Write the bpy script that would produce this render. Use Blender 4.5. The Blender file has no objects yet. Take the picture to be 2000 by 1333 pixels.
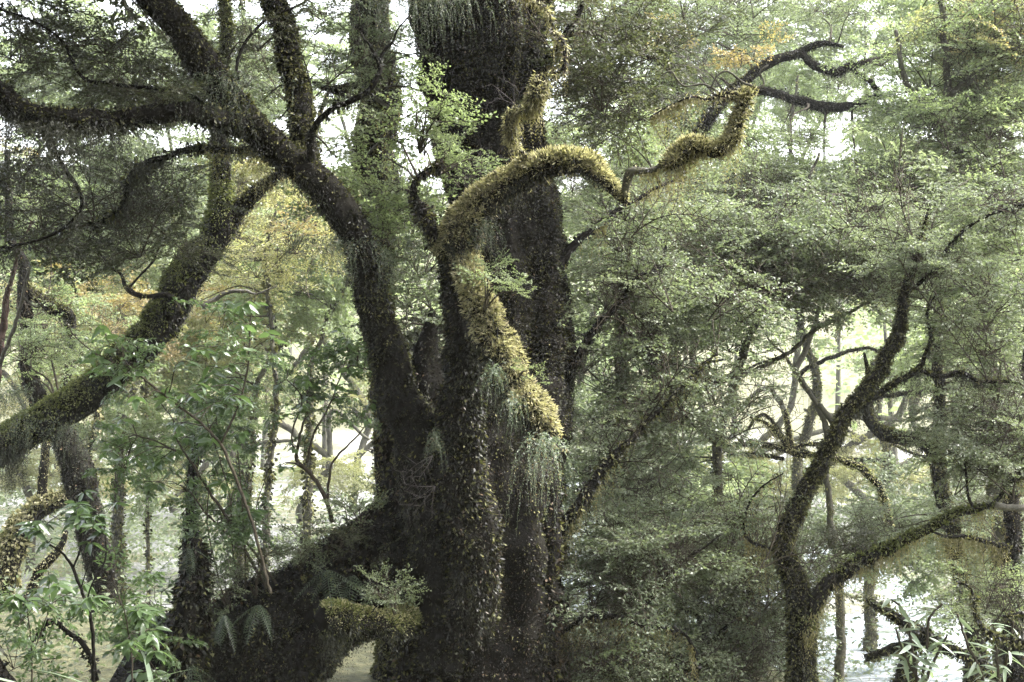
import bpy, math
import numpy as np
from mathutils import Vector, Matrix

# ------------------------------------------------------------------ camera, sky, sun, exposure
scene = bpy.context.scene
COL = scene.collection
rng = np.random.default_rng(11)
F = 2000 * 50 / 36.0                      # focal length in photograph pixels
CAM = np.array([0.0, 0.0, 2.0])
cam_data = bpy.data.cameras.new('camera')
cam_data.lens = 50; cam_data.sensor_width = 36; cam_data.clip_start = 0.05; cam_data.clip_end = 3000
cam = bpy.data.objects.new('camera', cam_data)
cam.location = CAM; cam.rotation_euler = (math.radians(90), 0, 0)
COL.objects.link(cam); scene.camera = cam

SUN_EL, SUN_AZ = math.radians(54), math.radians(84)     # azimuth from +Y (straight behind the tree) towards +X
world = bpy.data.worlds.new('World'); scene.world = world; world.use_nodes = True
wn, wl = world.node_tree.nodes, world.node_tree.links
wn.clear()
sky_tex = wn.new('ShaderNodeTexSky'); sky_tex.sky_type = 'NISHITA'; sky_tex.sun_disc = False
sky_tex.sun_elevation = SUN_EL; sky_tex.sun_rotation = SUN_AZ
sky_tex.air_density = 1.0; sky_tex.dust_density = 5.0; sky_tex.ozone_density = 1.0
hs = wn.new('ShaderNodeHueSaturation'); hs.inputs['Saturation'].default_value = 0.32     # overcast: nearly white cloud light
bg = wn.new('ShaderNodeBackground'); bg.inputs['Strength'].default_value = 0.15
wo = wn.new('ShaderNodeOutputWorld')
wl.new(sky_tex.outputs[0], hs.inputs['Color']); wl.new(hs.outputs[0], bg.inputs['Color']); wl.new(bg.outputs[0], wo.inputs['Surface'])

sun_data = bpy.data.lights.new('sun', 'SUN'); sun_data.energy = 1.5; sun_data.angle = math.radians(25)
sun_data.color = (1.0, 0.985, 0.955)
sun = bpy.data.objects.new('sun', sun_data); COL.objects.link(sun)
sdir = Vector((math.sin(SUN_AZ) * math.cos(SUN_EL), math.cos(SUN_AZ) * math.cos(SUN_EL), math.sin(SUN_EL)))
sun.rotation_euler = sdir.to_track_quat('Z', 'Y').to_euler(); sun.location = (10, 20, 30)

vs = scene.view_settings
vs.view_transform = 'Standard'; vs.look = 'None'; vs.exposure = 3.2; vs.gamma = 1.0; vs.use_curve_mapping = False
cy = scene.cycles
cy.max_bounces = 4; cy.diffuse_bounces = 2; cy.glossy_bounces = 1; cy.transmission_bounces = 3
cy.transparent_max_bounces = 4; cy.volume_bounces = 1; cy.caustics_reflective = False; cy.caustics_refractive = False
cy.use_denoising = True; cy.use_light_tree = False
cy.use_adaptive_sampling = True; cy.adaptive_threshold = 0.02

# ------------------------------------------------------------------ helpers
def P(px, py, d):
    return np.array([(px - 1000) / F * d, d, CAM[2] - (py - 666.5) / F * d])

def _h(ix, iy, iz):
    h = (ix * 374761393 + iy * 668265263 + iz * 1274126177) & 0xFFFFFFFF
    h = ((h ^ (h >> 13)) * 1274126177) & 0xFFFFFFFF
    return ((h ^ (h >> 16)) & 0xFFFF) / 32767.5 - 1.0

def vnoise(p):
    p = np.asarray(p, float); i = np.floor(p).astype(np.int64); f = p - i; u = f * f * (3 - 2 * f)
    x, y, z = i[:, 0], i[:, 1], i[:, 2]; r = 0
    for a in (0, 1):
        for b in (0, 1):
            for c in (0, 1):
                w = (u[:, 0] if a else 1 - u[:, 0]) * (u[:, 1] if b else 1 - u[:, 1]) * (u[:, 2] if c else 1 - u[:, 2])
                r = r + w * _h(x + a, y + b, z + c)
    return r

def fbm(p, o=3):
    p = np.asarray(p, float); r = 0; a = 1.0
    for k in range(o):
        r = r + a * vnoise(p * 2 ** k + 17.3 * k); a *= 0.5
    return r

def norm(v):
    return v / np.maximum(np.linalg.norm(v, axis=-1, keepdims=True), 1e-9)

def mesh_from(name, verts, faces, mats=(), midx=None, smooth=True):
    """faces: list of (k,3) / (k,4) index arrays; midx: a material index for each array"""
    me = bpy.data.meshes.new(name)
    verts = np.asarray(verts, np.float32); me.vertices.add(len(verts)); me.vertices.foreach_set('co', verts.ravel())
    loops = np.concatenate([f.ravel() for f in faces]).astype(np.int32)
    sizes = np.concatenate([np.full(len(f), f.shape[1], np.int32) for f in faces])
    starts = np.concatenate([[0], np.cumsum(sizes)[:-1]]).astype(np.int32)
    me.loops.add(len(loops)); me.loops.foreach_set('vertex_index', loops)
    me.polygons.add(len(sizes)); me.polygons.foreach_set('loop_start', starts); me.polygons.foreach_set('loop_total', sizes)
    me.polygons.foreach_set('use_smooth', np.full(len(sizes), smooth, bool))
    if midx is not None:
        me.polygons.foreach_set('material_index', np.concatenate([np.full(len(f), m, np.int32) for f, m in zip(faces, midx)]))
    for m in mats: me.materials.append(m)
    me.update(calc_edges=True)
    return me

def obj(name, data, parent=None, loc=None):
    o = bpy.data.objects.new(name, data); COL.objects.link(o)
    if parent is not None:
        o.parent = parent
        pl = Vector((0, 0, 0)); q = parent
        while q is not None: pl += q.location; q = q.parent
        o.location = Vector(loc if loc is not None else (0, 0, 0)) - pl
    elif loc is not None: o.location = Vector(loc)
    return o

def tag(o, label, cat, group=None, kind=None):
    o['label'] = label; o['category'] = cat
    if group: o['group'] = group
    if kind: o['kind'] = kind
    return o

def thing(name, label, cat, loc, group=None):
    return tag(obj(name, None, None, loc), label, cat, group)

def spline(ctrl, step):
    """Catmull-Rom through rows (x,y,z,r) resampled at about `step`"""
    c = np.asarray(ctrl, float)
    c = np.vstack([2 * c[0] - c[1], c, 2 * c[-1] - c[-2]]); out = []
    for k in range(1, len(c) - 2):
        n = max(2, int(np.linalg.norm(c[k + 1, :3] - c[k, :3]) / step)); t = np.linspace(0, 1, n, endpoint=False)[:, None]
        p0, p1, p2, p3 = c[k - 1], c[k], c[k + 1], c[k + 2]
        out.append(0.5 * (2 * p1 + (p2 - p0) * t + (2 * p0 - 5 * p1 + 4 * p2 - p3) * t ** 2 + (3 * p1 - p0 - 3 * p2 + p3) * t ** 3))
    out.append(c[-2][None]); out = np.vstack(out); out[:, 3] = np.maximum(out[:, 3], c[1:-1, 3].min() * 0.6)
    return out

def tube(path, sides=12, rough=0.12, flute=0.0, freq=6.0, seed=0, wob=0.0):
    """swept tube with uneven, optionally fluted skin; returns verts, quads, caps"""
    p = path[:, :3].copy(); r = path[:, 3]
    if wob:
        p += wob * r.mean() * np.stack([vnoise(p * 3 / max(r.mean() * 8, .1) + s) for s in (seed + .1, seed + 9.7, seed + 23.3)], 1)
    t = norm(np.gradient(p, axis=0)); n = len(p)
    ref = np.array([0, 0, 1.]) if abs(t[0][2]) < .8 else np.array([1., 0, 0])
    u = norm(np.cross(t[0], ref)[None])[0]; U = np.zeros_like(p)
    for k in range(n):
        u = u - t[k] * u.dot(t[k]); u = u / np.linalg.norm(u); U[k] = u
    V = np.cross(t, U); a = np.linspace(0, 2 * np.pi, sides, endpoint=False)
    dirs = U[:, None] * np.cos(a)[None, :, None] + V[:, None] * np.sin(a)[None, :, None]
    s = np.concatenate([[0], np.cumsum(np.linalg.norm(np.diff(p, axis=0), axis=1))])
    q = (p[:, None] + dirs * r[:, None, None]).reshape(-1, 3)
    k = 1 + rough * fbm(q * freq + seed * 3.1, 3)
    if flute:
        rr = max(r.max(), 1e-3)
        ff = np.stack([np.cos(a)[None] * 2.6 + 0 * s[:, None], np.sin(a)[None] * 2.6 + 0 * s[:, None], (s / rr * .22)[:, None] + 0 * a[None]], -1).reshape(-1, 3)
        k = k + flute * fbm(ff + seed, 2)
    q = (p[:, None] + dirs * (r[:, None] * k.reshape(n, sides))[:, :, None]).reshape(-1, 3)
    i = np.arange(n - 1)[:, None] * sides; j = np.arange(sides)[None]; j2 = (j + 1) % sides
    quads = np.stack([i + j, i + j2, i + sides + j2, i + sides + j], -1).reshape(-1, 4)
    q = np.vstack([q, p[0], p[-1] + t[-1] * r[-1] * .7]); e = len(q)
    jj = np.arange(sides)
    caps = np.vstack([np.stack([(jj + 1) % sides, jj, np.full(sides, e - 2)], 1),
                      np.stack([(n - 1) * sides + jj, (n - 1) * sides + (jj + 1) % sides, np.full(sides, e - 1)], 1)])
    return q, quads, caps

def scatter(verts, quads, n, weight=None, rg=rng):
    a, b, c, d = (verts[quads[:, k]] for k in range(4))
    nn = np.cross(c - a, d - b); ar = np.linalg.norm(nn, axis=1) / 2; nn = norm(nn)
    w = ar.copy()
    if weight is not None: w = w * np.clip(weight((a + c) / 2, nn), 0, None)
    if w.sum() <= 0 or n < 1: return np.zeros((0, 3)), np.zeros((0, 3))
    k = rg.choice(len(quads), int(n), p=w / w.sum()); s, t = rg.random((2, int(n), 1))
    return (a[k] * (1 - s) + b[k] * s) * (1 - t) + (d[k] * (1 - s) + c[k] * s) * t, nn[k]

def blades(b, d, L, w, nrm=None, fold=0.25, wide=0.5):
    """leaf shaped folded quads from b along d"""
    n = len(b); d = norm(d); L = np.broadcast_to(np.asarray(L, float), (n,))[:, None]; w = np.broadcast_to(np.asarray(w, float), (n,))[:, None]
    if nrm is None: nrm = rng.normal(size=(n, 3))
    s = norm(np.cross(d, nrm)); up = np.cross(s, d)
    v = np.stack([b, b + d * L * wide - s * w + up * w * fold, b + d * L, b + d * L * wide + s * w + up * w * fold], 1).reshape(-1, 3)
    return v, np.arange(4 * n).reshape(-1, 4)

class MB:
    def __init__(s): s.v, s.f, s.m, s.n = [], [], [], 0
    def add(s, v, *faces, m=0):
        if len(v) == 0: return
        for f in faces:
            if len(f): s.f.append(f + s.n); s.m.append(m)
        s.v.append(v); s.n += len(v)
    def mesh(s, name, mats, smooth=True): return mesh_from(name, np.vstack(s.v), s.f, mats, s.m, smooth)

def GZ(x, y):
    """terrain: mossy bank under the camera and the big tree, dropping to a pale river flat, then a wooded hillside"""
    x = np.asarray(x, float); y = np.asarray(y, float)
    t = np.clip((y - 12.5 + 1.5 * np.clip(x - 1.3, 0, 2.2)) / 5.0, 0, 1); bank = -0.5 - 2.4 * t * t * (3 - 2 * t)
    hill = np.clip(y - 58 - .06 * np.abs(x), 0, None); hill = 0.13 * hill ** 1.05
    side = np.clip(np.abs(x) - 45, 0, None) * .06
    pt = np.stack([x, y, 0 * x], -1).reshape(-1, 3)
    nz = (.16 * fbm(pt * .35, 3) + .5 * np.clip((y.ravel() - 50) / 40, 0, 3) * vnoise(pt * .05)).reshape(x.shape)
    return bank + hill + side + nz

# ------------------------------------------------------------------ materials
def mat(name, build):
    m = bpy.data.materials.new(name); m.use_nodes = True; nt = m.node_tree; nt.nodes.clear()
    out = nt.nodes.new('ShaderNodeOutputMaterial'); build(nt, out); return m

def ramp(nt, fac, stops):
    r = nt.nodes.new('ShaderNodeValToRGB'); e = r.color_ramp.elements
    while len(e) < len(stops): e.new(0.5)
    for k, (p, c) in enumerate(stops): e[k].position = p; e[k].color = (*c, 1)
    if fac is not None: nt.links.new(fac, r.inputs[0])
    return r.outputs[0]

def noise_node(nt, scale, detail=4, rough=.6, coord='Object', stretch=None):
    tc = nt.nodes.new('ShaderNodeTexCoord'); n = nt.nodes.new('ShaderNodeTexNoise')
    n.inputs['Scale'].default_value = scale; n.inputs['Detail'].default_value = detail; n.inputs['Roughness'].default_value = rough
    src = tc.outputs[coord]
    if stretch:
        mp = nt.nodes.new('ShaderNodeMapping'); mp.inputs['Scale'].default_value = stretch; nt.links.new(src, mp.inputs[0]); src = mp.outputs[0]
    nt.links.new(src, n.inputs['Vector']); return n.outputs['Fac']

def leaf_mat(name, stops, trans=0.4, rough=0.38, obj_var=0.5, spec=.5):
    def b(nt, out):
        g = nt.nodes.new('ShaderNodeNewGeometry'); oi = nt.nodes.new('ShaderNodeObjectInfo')
        a = nt.nodes.new('ShaderNodeMath'); a.operation = 'MULTIPLY_ADD'; nt.links.new(oi.outputs['Random'], a.inputs[0])
        a.inputs[1].default_value = obj_var; 
        c = nt.nodes.new('ShaderNodeMath'); c.operation = 'MULTIPLY'; c.inputs[1].default_value = 1 - obj_var
        nt.links.new(g.outputs['Random Per Island'], c.inputs[0]); nt.links.new(c.outputs[0], a.inputs[2])
        col = ramp(nt, a.outputs[0], stops)
        p = nt.nodes.new('ShaderNodeBsdfPrincipled'); p.inputs['Roughness'].default_value = rough; p.inputs['Specular IOR Level'].default_value = spec
        nt.links.new(col, p.inputs['Base Color'])
        t = nt.nodes.new('ShaderNodeBsdfTranslucent'); mx = nt.nodes.new('ShaderNodeMixRGB'); mx.blend_type = 'MULTIPLY'; mx.inputs[0].default_value = 1
        mx.inputs[2].default_value = (1.35, 1.42, .95, 1); nt.links.new(col, mx.inputs[1]); nt.links.new(mx.outputs[0], t.inputs[0])
        s = nt.nodes.new('ShaderNodeMixShader'); s.inputs[0].default_value = trans
        nt.links.new(p.outputs[0], s.inputs[1]); nt.links.new(t.outputs[0], s.inputs[2]); nt.links.new(s.outputs[0], out.inputs['Surface'])
    return mat(name, b)

def bark_mat(name, c0, c1, c2, scale=9, bump=.6):
    def b(nt, out):
        n1 = noise_node(nt, scale, 5, .65, stretch=(1, 1, .35)); n2 = noise_node(nt, scale * 5, 4, .7)
        a = nt.nodes.new('ShaderNodeMath'); a.operation = 'MULTIPLY_ADD'; a.inputs[1].default_value = .5; nt.links.new(n2, a.inputs[0])
        h = nt.nodes.new('ShaderNodeMath'); h.operation = 'MULTIPLY'; h.inputs[1].default_value = .5; nt.links.new(n1, h.inputs[0]); nt.links.new(h.outputs[0], a.inputs[2])
        col = ramp(nt, a.outputs[0], [(.35, c0), (.52, c1), (.66, c2)])
        p = nt.nodes.new('ShaderNodeBsdfPrincipled'); p.inputs['Roughness'].default_value = .85; p.inputs['Specular IOR Level'].default_value = .08
        bm = nt.nodes.new('ShaderNodeBump'); bm.inputs['Strength'].default_value = bump; bm.inputs['Distance'].default_value = .03
        nt.links.new(a.outputs[0], bm.inputs['Height']); nt.links.new(bm.outputs[0], p.inputs['Normal'])
        nt.links.new(col, p.inputs['Base Color']); nt.links.new(p.outputs[0], out.inputs['Surface'])
    return mat(name, b)

M = {}
M['bark_dark'] = bark_mat('wet_dark_bark', (.004, .0035, .003), (.007, .006, .0045), (.013, .012, .007))
M['bark_grey'] = bark_mat('grey_bark', (.030, .028, .022), (.065, .062, .048), (.10, .105, .06), 12)
M['bark_pale'] = bark_mat('pale_lichen_bark', (.05, .047, .04), (.10, .095, .08), (.17, .16, .135), 16)
M['bark_red'] = bark_mat('reddish_bark', (.03, .022, .019), (.065, .045, .038), (.11, .08, .068), 12)
M['moss_dark'] = leaf_mat('dark_moss', [(0, (.003, .003, .002)), (.6, (.009, .010, .005)), (.84, (.034, .036, .016)), (1, (.10, .098, .052))], .15, .5, .1, .25)
M['moss_brown'] = leaf_mat('brown_moss', [(0, (.004, .003, .002)), (.6, (.012, .009, .006)), (.85, (.044, .032, .018)), (1, (.12, .08, .046))], .15, .5, .1, .25)
M['moss_olive'] = leaf_mat('olive_moss', [(0, (.042, .044, .016)), (.6, (.09, .092, .036)), (1, (.19, .18, .08))], .25, .55, .1, .15)
M['moss_gold'] = leaf_mat('golden_moss', [(0, (.185, .168, .088)), (.5, (.335, .31, .185)), (.9, (.475, .445, .30)), (1, (.48, .40, .29))], .35, .6, .1, .1)
M['moss_green'] = leaf_mat('lit_green_moss', [(0, (.06, .07, .022)), (.6, (.125, .14, .05)), (1, (.24, .25, .11))], .3, .55, .1, .15)  # lighter copy of olive moss; its brightness stands in for top light
M['strand_dark'] = leaf_mat('dark_hanging_moss', [(0, (.014, .015, .009)), (1, (.04, .042, .022))], .3, .5, .1)
M['strand_pale'] = leaf_mat('pale_hanging_moss', [(0, (.12, .11, .05)), (1, (.28, .25, .12))], .4, .6, .2)
M['tassel'] = leaf_mat('grey_green_tassel', [(0, (.035, .046, .03)), (.8, (.085, .105, .07)), (1, (.16, .11, .06))], .35, .5, .1)
M['tassel_pale'] = leaf_mat('pale_tassel', [(0, (.08, .105, .07)), (.85, (.17, .205, .15)), (1, (.26, .18, .09))], .4, .45, .1)
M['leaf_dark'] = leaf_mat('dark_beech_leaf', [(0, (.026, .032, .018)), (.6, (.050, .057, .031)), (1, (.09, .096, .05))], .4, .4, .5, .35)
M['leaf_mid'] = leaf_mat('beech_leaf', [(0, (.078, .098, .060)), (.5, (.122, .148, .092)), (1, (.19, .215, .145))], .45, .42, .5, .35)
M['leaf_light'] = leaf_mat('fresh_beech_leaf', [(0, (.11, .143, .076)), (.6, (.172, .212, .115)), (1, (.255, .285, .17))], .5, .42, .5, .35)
M['leaf_yellow'] = leaf_mat('yellowing_leaf', [(0, (.14, .15, .075)), (.6, (.21, .21, .11)), (.9, (.28, .255, .13)), (1, (.36, .23, .10))], .5, .4)
M['leaf_rust'] = leaf_mat('rust_leaf', [(0, (.17, .15, .07)), (1, (.30, .22, .10))], .45, .5)
M['leaf_shrub'] = leaf_mat('glossy_shrub_leaf', [(0, (.05, .078, .036)), (.7, (.085, .13, .055)), (1, (.14, .18, .085))], .48, .28, .15, .6)
M['leaf_shrub_dark'] = leaf_mat('dark_shrub_leaf', [(0, (.025, .045, .02)), (1, (.06, .09, .04))], .35, .25, .15, .6)
M['blade'] = leaf_mat('grey_green_blade', [(0, (.10, .14, .09)), (1, (.24, .29, .21))], .3, .3, .2, .6)
M['fern'] = leaf_mat('fern_green', [(0, (.02, .032, .016)), (1, (.045, .065, .03))], .35, .45, .1)
M['twig'] = bark_mat('dark_twig', (.025, .021, .016), (.045, .038, .028), (.075, .068, .045), 30, .2)
M['twig_pale'] = bark_mat('pale_twig', (.05, .044, .042), (.09, .08, .078), (.14, .125, .12), 30, .2)

def ground_build(nt, out):
    n1 = noise_node(nt, .5, 6, .6); n2 = noise_node(nt, 9, 5, .7)
    c1 = ramp(nt, n2, [(.3, (.035, .036, .016)), (.5, (.08, .08, .034)), (.7, (.14, .13, .06))])          # moss and litter
    c2 = ramp(nt, n2, [(.3, (.10, .10, .095)), (.5, (.19, .19, .185)), (.7, (.32, .32, .31))])          # pale river gravel
    ge = nt.nodes.new('ShaderNodeNewGeometry'); sp = nt.nodes.new('ShaderNodeSeparateXYZ'); nt.links.new(ge.outputs['Position'], sp.inputs[0])
    mr = nt.nodes.new('ShaderNodeMapRange'); mr.inputs['From Min'].default_value = -1.9; mr.inputs['From Max'].default_value = -2.7
    nt.links.new(sp.outputs['Z'], mr.inputs[0])
    k = nt.nodes.new('ShaderNodeMath'); k.operation = 'MULTIPLY'; nt.links.new(mr.outputs[0], k.inputs[0])
    nt.links.new(ramp(nt, n1, [(.42, (0, 0, 0)), (.55, (1, 1, 1))]), k.inputs[1])
    mx = nt.nodes.new('ShaderNodeMixRGB'); nt.links.new(k.outputs[0], mx.inputs[0]); nt.links.new(c1, mx.inputs[1]); nt.links.new(c2, mx.inputs[2])
    p = nt.nodes.new('ShaderNodeBsdfPrincipled'); p.inputs['Roughness'].default_value = .85
    bm = nt.nodes.new('ShaderNodeBump'); bm.inputs['Distance'].default_value = .08; nt.links.new(n2, bm.inputs['Height']); nt.links.new(bm.outputs[0], p.inputs['Normal'])
    nt.links.new(mx.outputs[0], p.inputs['Base Color']); nt.links.new(p.outputs[0], out.inputs['Surface'])
M['ground'] = mat('forest_floor', ground_build)

def water_build(nt, out):
    n = noise_node(nt, 3.0, 5, .6, stretch=(1, 3, 1)); p = nt.nodes.new('ShaderNodeBsdfPrincipled')
    nt.links.new(ramp(nt, n, [(.42, (.10, .13, .15)), (.6, (.45, .48, .52)), (.7, (.75, .76, .78))]), p.inputs['Base Color'])
    p.inputs['Roughness'].default_value = .12
    bm = nt.nodes.new('ShaderNodeBump'); bm.inputs['Distance'].default_value = .12; nt.links.new(n, bm.inputs['Height']); nt.links.new(bm.outputs[0], p.inputs['Normal'])
    nt.links.new(p.outputs[0], out.inputs['Surface'])
M['water'] = mat('white_water', water_build)

# ------------------------------------------------------------------ terrain, river, far wood
def terrain():
    yy = np.concatenate([np.arange(-40, 4, 2.0), np.arange(4, 24, .35), np.arange(24, 70, 1.2), np.arange(70, 236, 6)])
    xx = np.concatenate([np.arange(-160, -16, 9.0), np.arange(-16, 16, .4), np.arange(16, 161, 9.0)])
    X, Y = np.meshgrid(xx, yy); Z = GZ(X, Y); v = np.stack([X, Y, Z], -1).reshape(-1, 3)
    n, m = len(yy), len(xx); i = np.arange(n - 1)[:, None] * m; j = np.arange(m - 1)[None]
    q = np.stack([i + j, i + j + 1, i + m + j + 1, i + m + j], -1).reshape(-1, 4)
    o = obj('ground', mesh_from('ground', v, [q], [M['ground']])); o['kind'] = 'structure'
    yy = np.arange(17, 58, .8); c = 3.5 * np.sin(yy * .12) + .12 * yy; w = 4.5 + 1.5 * np.sin(yy * .21 + 1)
    s = np.linspace(-1, 1, 9); X = c[:, None] + w[:, None] * s[None]; Y = yy[:, None] + 0 * X
    v = np.stack([X, Y, -2.80 + .03 * vnoise(np.stack([X, Y, 0 * X], -1).reshape(-1, 3)).reshape(X.shape)], -1).reshape(-1, 3)
    n, m = X.shape; i = np.arange(n - 1)[:, None] * m; j = np.arange(m - 1)[None]
    q = np.stack([i + j, i + j + 1, i + m + j + 1, i + m + j], -1).reshape(-1, 4)
    o = obj('stream_water', mesh_from('stream_water', v, [q], [M['water']])); o['kind'] = 'structure'
terrain()

# ------------------------------------------------------------------ moss, strands, foliage generators
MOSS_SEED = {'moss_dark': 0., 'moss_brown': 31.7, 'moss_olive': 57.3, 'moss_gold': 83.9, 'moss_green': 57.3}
def moss_mesh(verts, quads, mname, dens, L=.03, w=.008, up=0.0, patch=.5, droop=.5, k=2, stick=.7):
    a = verts[quads[:, 0]]; c = verts[quads[:, 2]]; b = verts[quads[:, 1]]; d = verts[quads[:, 3]]
    nr = np.cross(c - a, d - b); ar = np.linalg.norm(nr, axis=1) / 2; nr = norm(nr)
    def seen(p, n):
        m = .7; y = p[:, 1]
        return np.where(n[:, 1] > .4, .12, 1.0) * np.where((p[:, 2] < 2 + .245 * y + m) & (p[:, 2] > 2 - .245 * y - m) & (np.abs(p[:, 0]) < .365 * y + m), 1.0, .06)
    area = (ar * seen((a + c) / 2, nr)).sum()
    def wt(p, n):
        g = 1 + patch * (1.4 * fbm(p * 5.0 + MOSS_SEED[mname], 2) + 1.8 * fbm(p * 1.7 + MOSS_SEED[mname], 2))
        return np.clip(g, .12, None) * seen(p, n) * (np.clip(.35 + n[:, 2], .03, None) if up else 1)
    n = int(area * dens)
    p, nn = scatter(verts, quads, n, wt)
    p = np.repeat(p, k, 0); nn = np.repeat(nn, k, 0); m = len(p)
    if m == 0: return None
    p = p + rng.normal(size=(m, 3)) * L * .35
    d = nn * stick + rng.normal(size=(m, 3)) * .5 + np.array([0, 0, -droop])
    size = rng.uniform(.5, 1.3, m) * (1 + .3 * vnoise(p * 9))
    v, q = blades(p - nn * L * .2, d, L * size, w * size)
    return mesh_from('moss', v, [q], [M[mname]], [0], True)

def strand_geo(p0, Ls, step=.02, w=.004, sway=.3, out=None, outamt=0., taper=True, core=True):
    """hanging chains of little leaves below points p0"""
    n = len(p0); mx = int(np.ceil(Ls.max() / step)); vv, qq, k0 = [], [], 0
    drift = rng.normal(size=(n, 3)) * sway * .25; drift[:, 2] = 0; pos = p0.copy()
    for j in range(mx):
        t = j * step / Ls; on = t < 1
        if not on.any(): break
        dirv = np.array([0, 0, -1.0]) + drift + rng.normal(size=(n, 3)) * sway * .35
        if out is not None: dirv = dirv + out * (outamt * np.exp(-3.5 * t))[:, None]
        dirv = norm(dirv); nxt = pos + dirv * step
        a = pos[on]; d = dirv[on]; m = len(a); tp = (1 - .7 * t[on]) if taper else np.ones(m)
        if core:
            v, q = blades(a, d, step * 1.25, w * .35 * np.maximum(tp, .4)); vv.append(v); qq.append(q + k0); k0 += len(v)
        sd = norm(np.cross(d, rng.normal(size=(m, 3))))
        v, q = blades(a, d * (.75 if core else 1.6) + sd, step * 1.3 * np.maximum(tp, .4), w * np.maximum(tp, .4)); vv.append(v); qq.append(q + k0); k0 += len(v)
        pos = nxt
    return np.vstack(vv), np.vstack(qq)

def hang_mesh(verts, quads, n, Lmean, mname, step=.022, w=.004, sway=.3, lo=.35):
    p, nn = scatter(verts, quads, n, lambda c, nr: np.where(np.abs(c[:, 2] - 2) < .245 * c[:, 1] + .7, 1.0, .05) * np.clip(lo - nr[:, 2], 0, None) * np.clip(1 + 2.5 * vnoise(c * 3.5), .02, None))
    if len(p) == 0: return None
    L = np.clip(rng.exponential(Lmean, len(p)), .04, Lmean * 3.2)
    v, q = strand_geo(p, L, step, w, sway * 1.3, core=False)
    return mesh_from('hanging_moss', v, [q], [M[mname]], [0], True)

def twig_geo(segs, r0, r1=None):
    """three-sided prisms for (n,2,3) segments"""
    segs = np.asarray(segs); n = len(segs); d = norm(segs[:, 1] - segs[:, 0]); u = norm(np.cross(d, np.array([.31, .52, .79]))); v = np.cross(d, u)
    r0 = np.broadcast_to(r0, (n,))[:, None]; r1 = r0 * .8 if r1 is None else np.broadcast_to(r1, (n,))[:, None]
    rings = []
    for e, r in ((0, r0), (1, r1)):
        for a in (0, 2.094, 4.189): rings.append(segs[:, e] + (u * math.cos(a) + v * math.sin(a)) * r)
    vv = np.stack(rings, 1).reshape(-1, 3); b = np.arange(n)[:, None] * 6
    q = np.concatenate([b + np.array([0, 1, 4, 3]), b + np.array([1, 2, 5, 4]), b + np.array([2, 0, 3, 5])]); return vv, q

def spray(rg, L=.55, leaf=.021, dens=1.0, bare=False):
    """one flat beech spray along +X: twig segments (n,2,3), radii, leaf bases, directions"""
    segs, rad, lb, ld = [], [], [], []
    def run(p, d, ln, r, lv):
        st = .035; m = max(2, int(ln / st)); side = rg.choice([-1, 1]); pp = p.copy(); dd = d.copy(); bend = rg.normal() * .06
        for k in range(m):
            t = k / m; c, s = math.cos(bend), math.sin(bend)
            dd = np.array([dd[0] * c - dd[1] * s, dd[0] * s + dd[1] * c, dd[2] - .018]) + rg.normal(size=3) * .05; dd /= np.linalg.norm(dd)
            q = pp + dd * st; segs.append((pp, q)); rad.append(r * (1 - .7 * t))
            if lv < 2 and t > .08 and rg.random() < .85:
                a = side * rg.uniform(.7, 1.1); side = -side; c, s = math.cos(a), math.sin(a)
                sd = np.array([dd[0] * c - dd[1] * s, dd[0] * s + dd[1] * c, dd[2] + rg.normal() * .15])
                sl = (ln * (1 - t) * .55 + .05) * rg.uniform(.5, 1.1)
                if sl > .05: run(q, sd, sl, r * .55, lv + 1)
            if lv > 0 or t > .5:
                for _ in range(2 if rg.random() < dens * .95 else 1):
                    a = rg.choice([-1, 1]) * rg.uniform(.5, 1.2); c, s = math.cos(a), math.sin(a)
                    lb.append(pp + dd * st * rg.random()); ld.append(np.array([dd[0] * c - dd[1] * s, dd[0] * s + dd[1] * c, dd[2] + rg.normal() * .35 - .12]))
            pp = q
    run(np.zeros(3), np.array([1., 0, .12]), L, .0042, 0)
    return np.array(segs), np.array(rad), np.array(lb), np.array(ld)

def rotz(a): c, s = math.cos(a), math.sin(a); return np.array([[c, -s, 0], [s, c, 0], [0, 0, 1.]])
def rotx(a): c, s = math.cos(a), math.sin(a); return np.array([[1, 0, 0], [0, c, -s], [0, s, c]])
def roty(a): c, s = math.cos(a), math.sin(a); return np.array([[c, 0, s], [0, 1, 0], [-s, 0, c]])

def pad_mesh(seed, nspray=13, rad=.35, thick=.16, leaf=.021, L=.5, aspect=.55, droop=.15):
    rg = np.random.default_rng(seed); mb = MB()
    for k in range(nspray):
        s, r, b, d = spray(rg, L * rg.uniform(.6, 1.15), leaf)
        az = 2 * math.pi * (k + rg.random() * .8) / nspray
        R = rotz(az) @ roty(rg.normal() * .18 + droop) @ rotx(rg.normal() * .3)
        o = np.array([math.cos(az), math.sin(az), 0]) * rad * rg.uniform(.05, 1.0) + np.array([0, 0, rg.normal() * thick])
        s = s @ R.T + o; b = b @ R.T + o; d = d @ R.T
        v, q = twig_geo(s, r); mb.add(v, q, m=1)
        v, q = twig_geo(np.array([[np.array([0, 0, -.12]), o]]), .004); mb.add(v, q, m=1)
        n = len(b); size = rg.uniform(.65, 1.2, n)
        nr = np.array([0, 0, 1.]) + rg.normal(size=(n, 3)) * .55
        v, q = blades(b, d, leaf * size, leaf * aspect * .5 * size * 1.1, nr); mb.add(v, q, m=0)
    return mb.mesh('foliage', [M['leaf_mid'], M['twig']])

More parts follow.
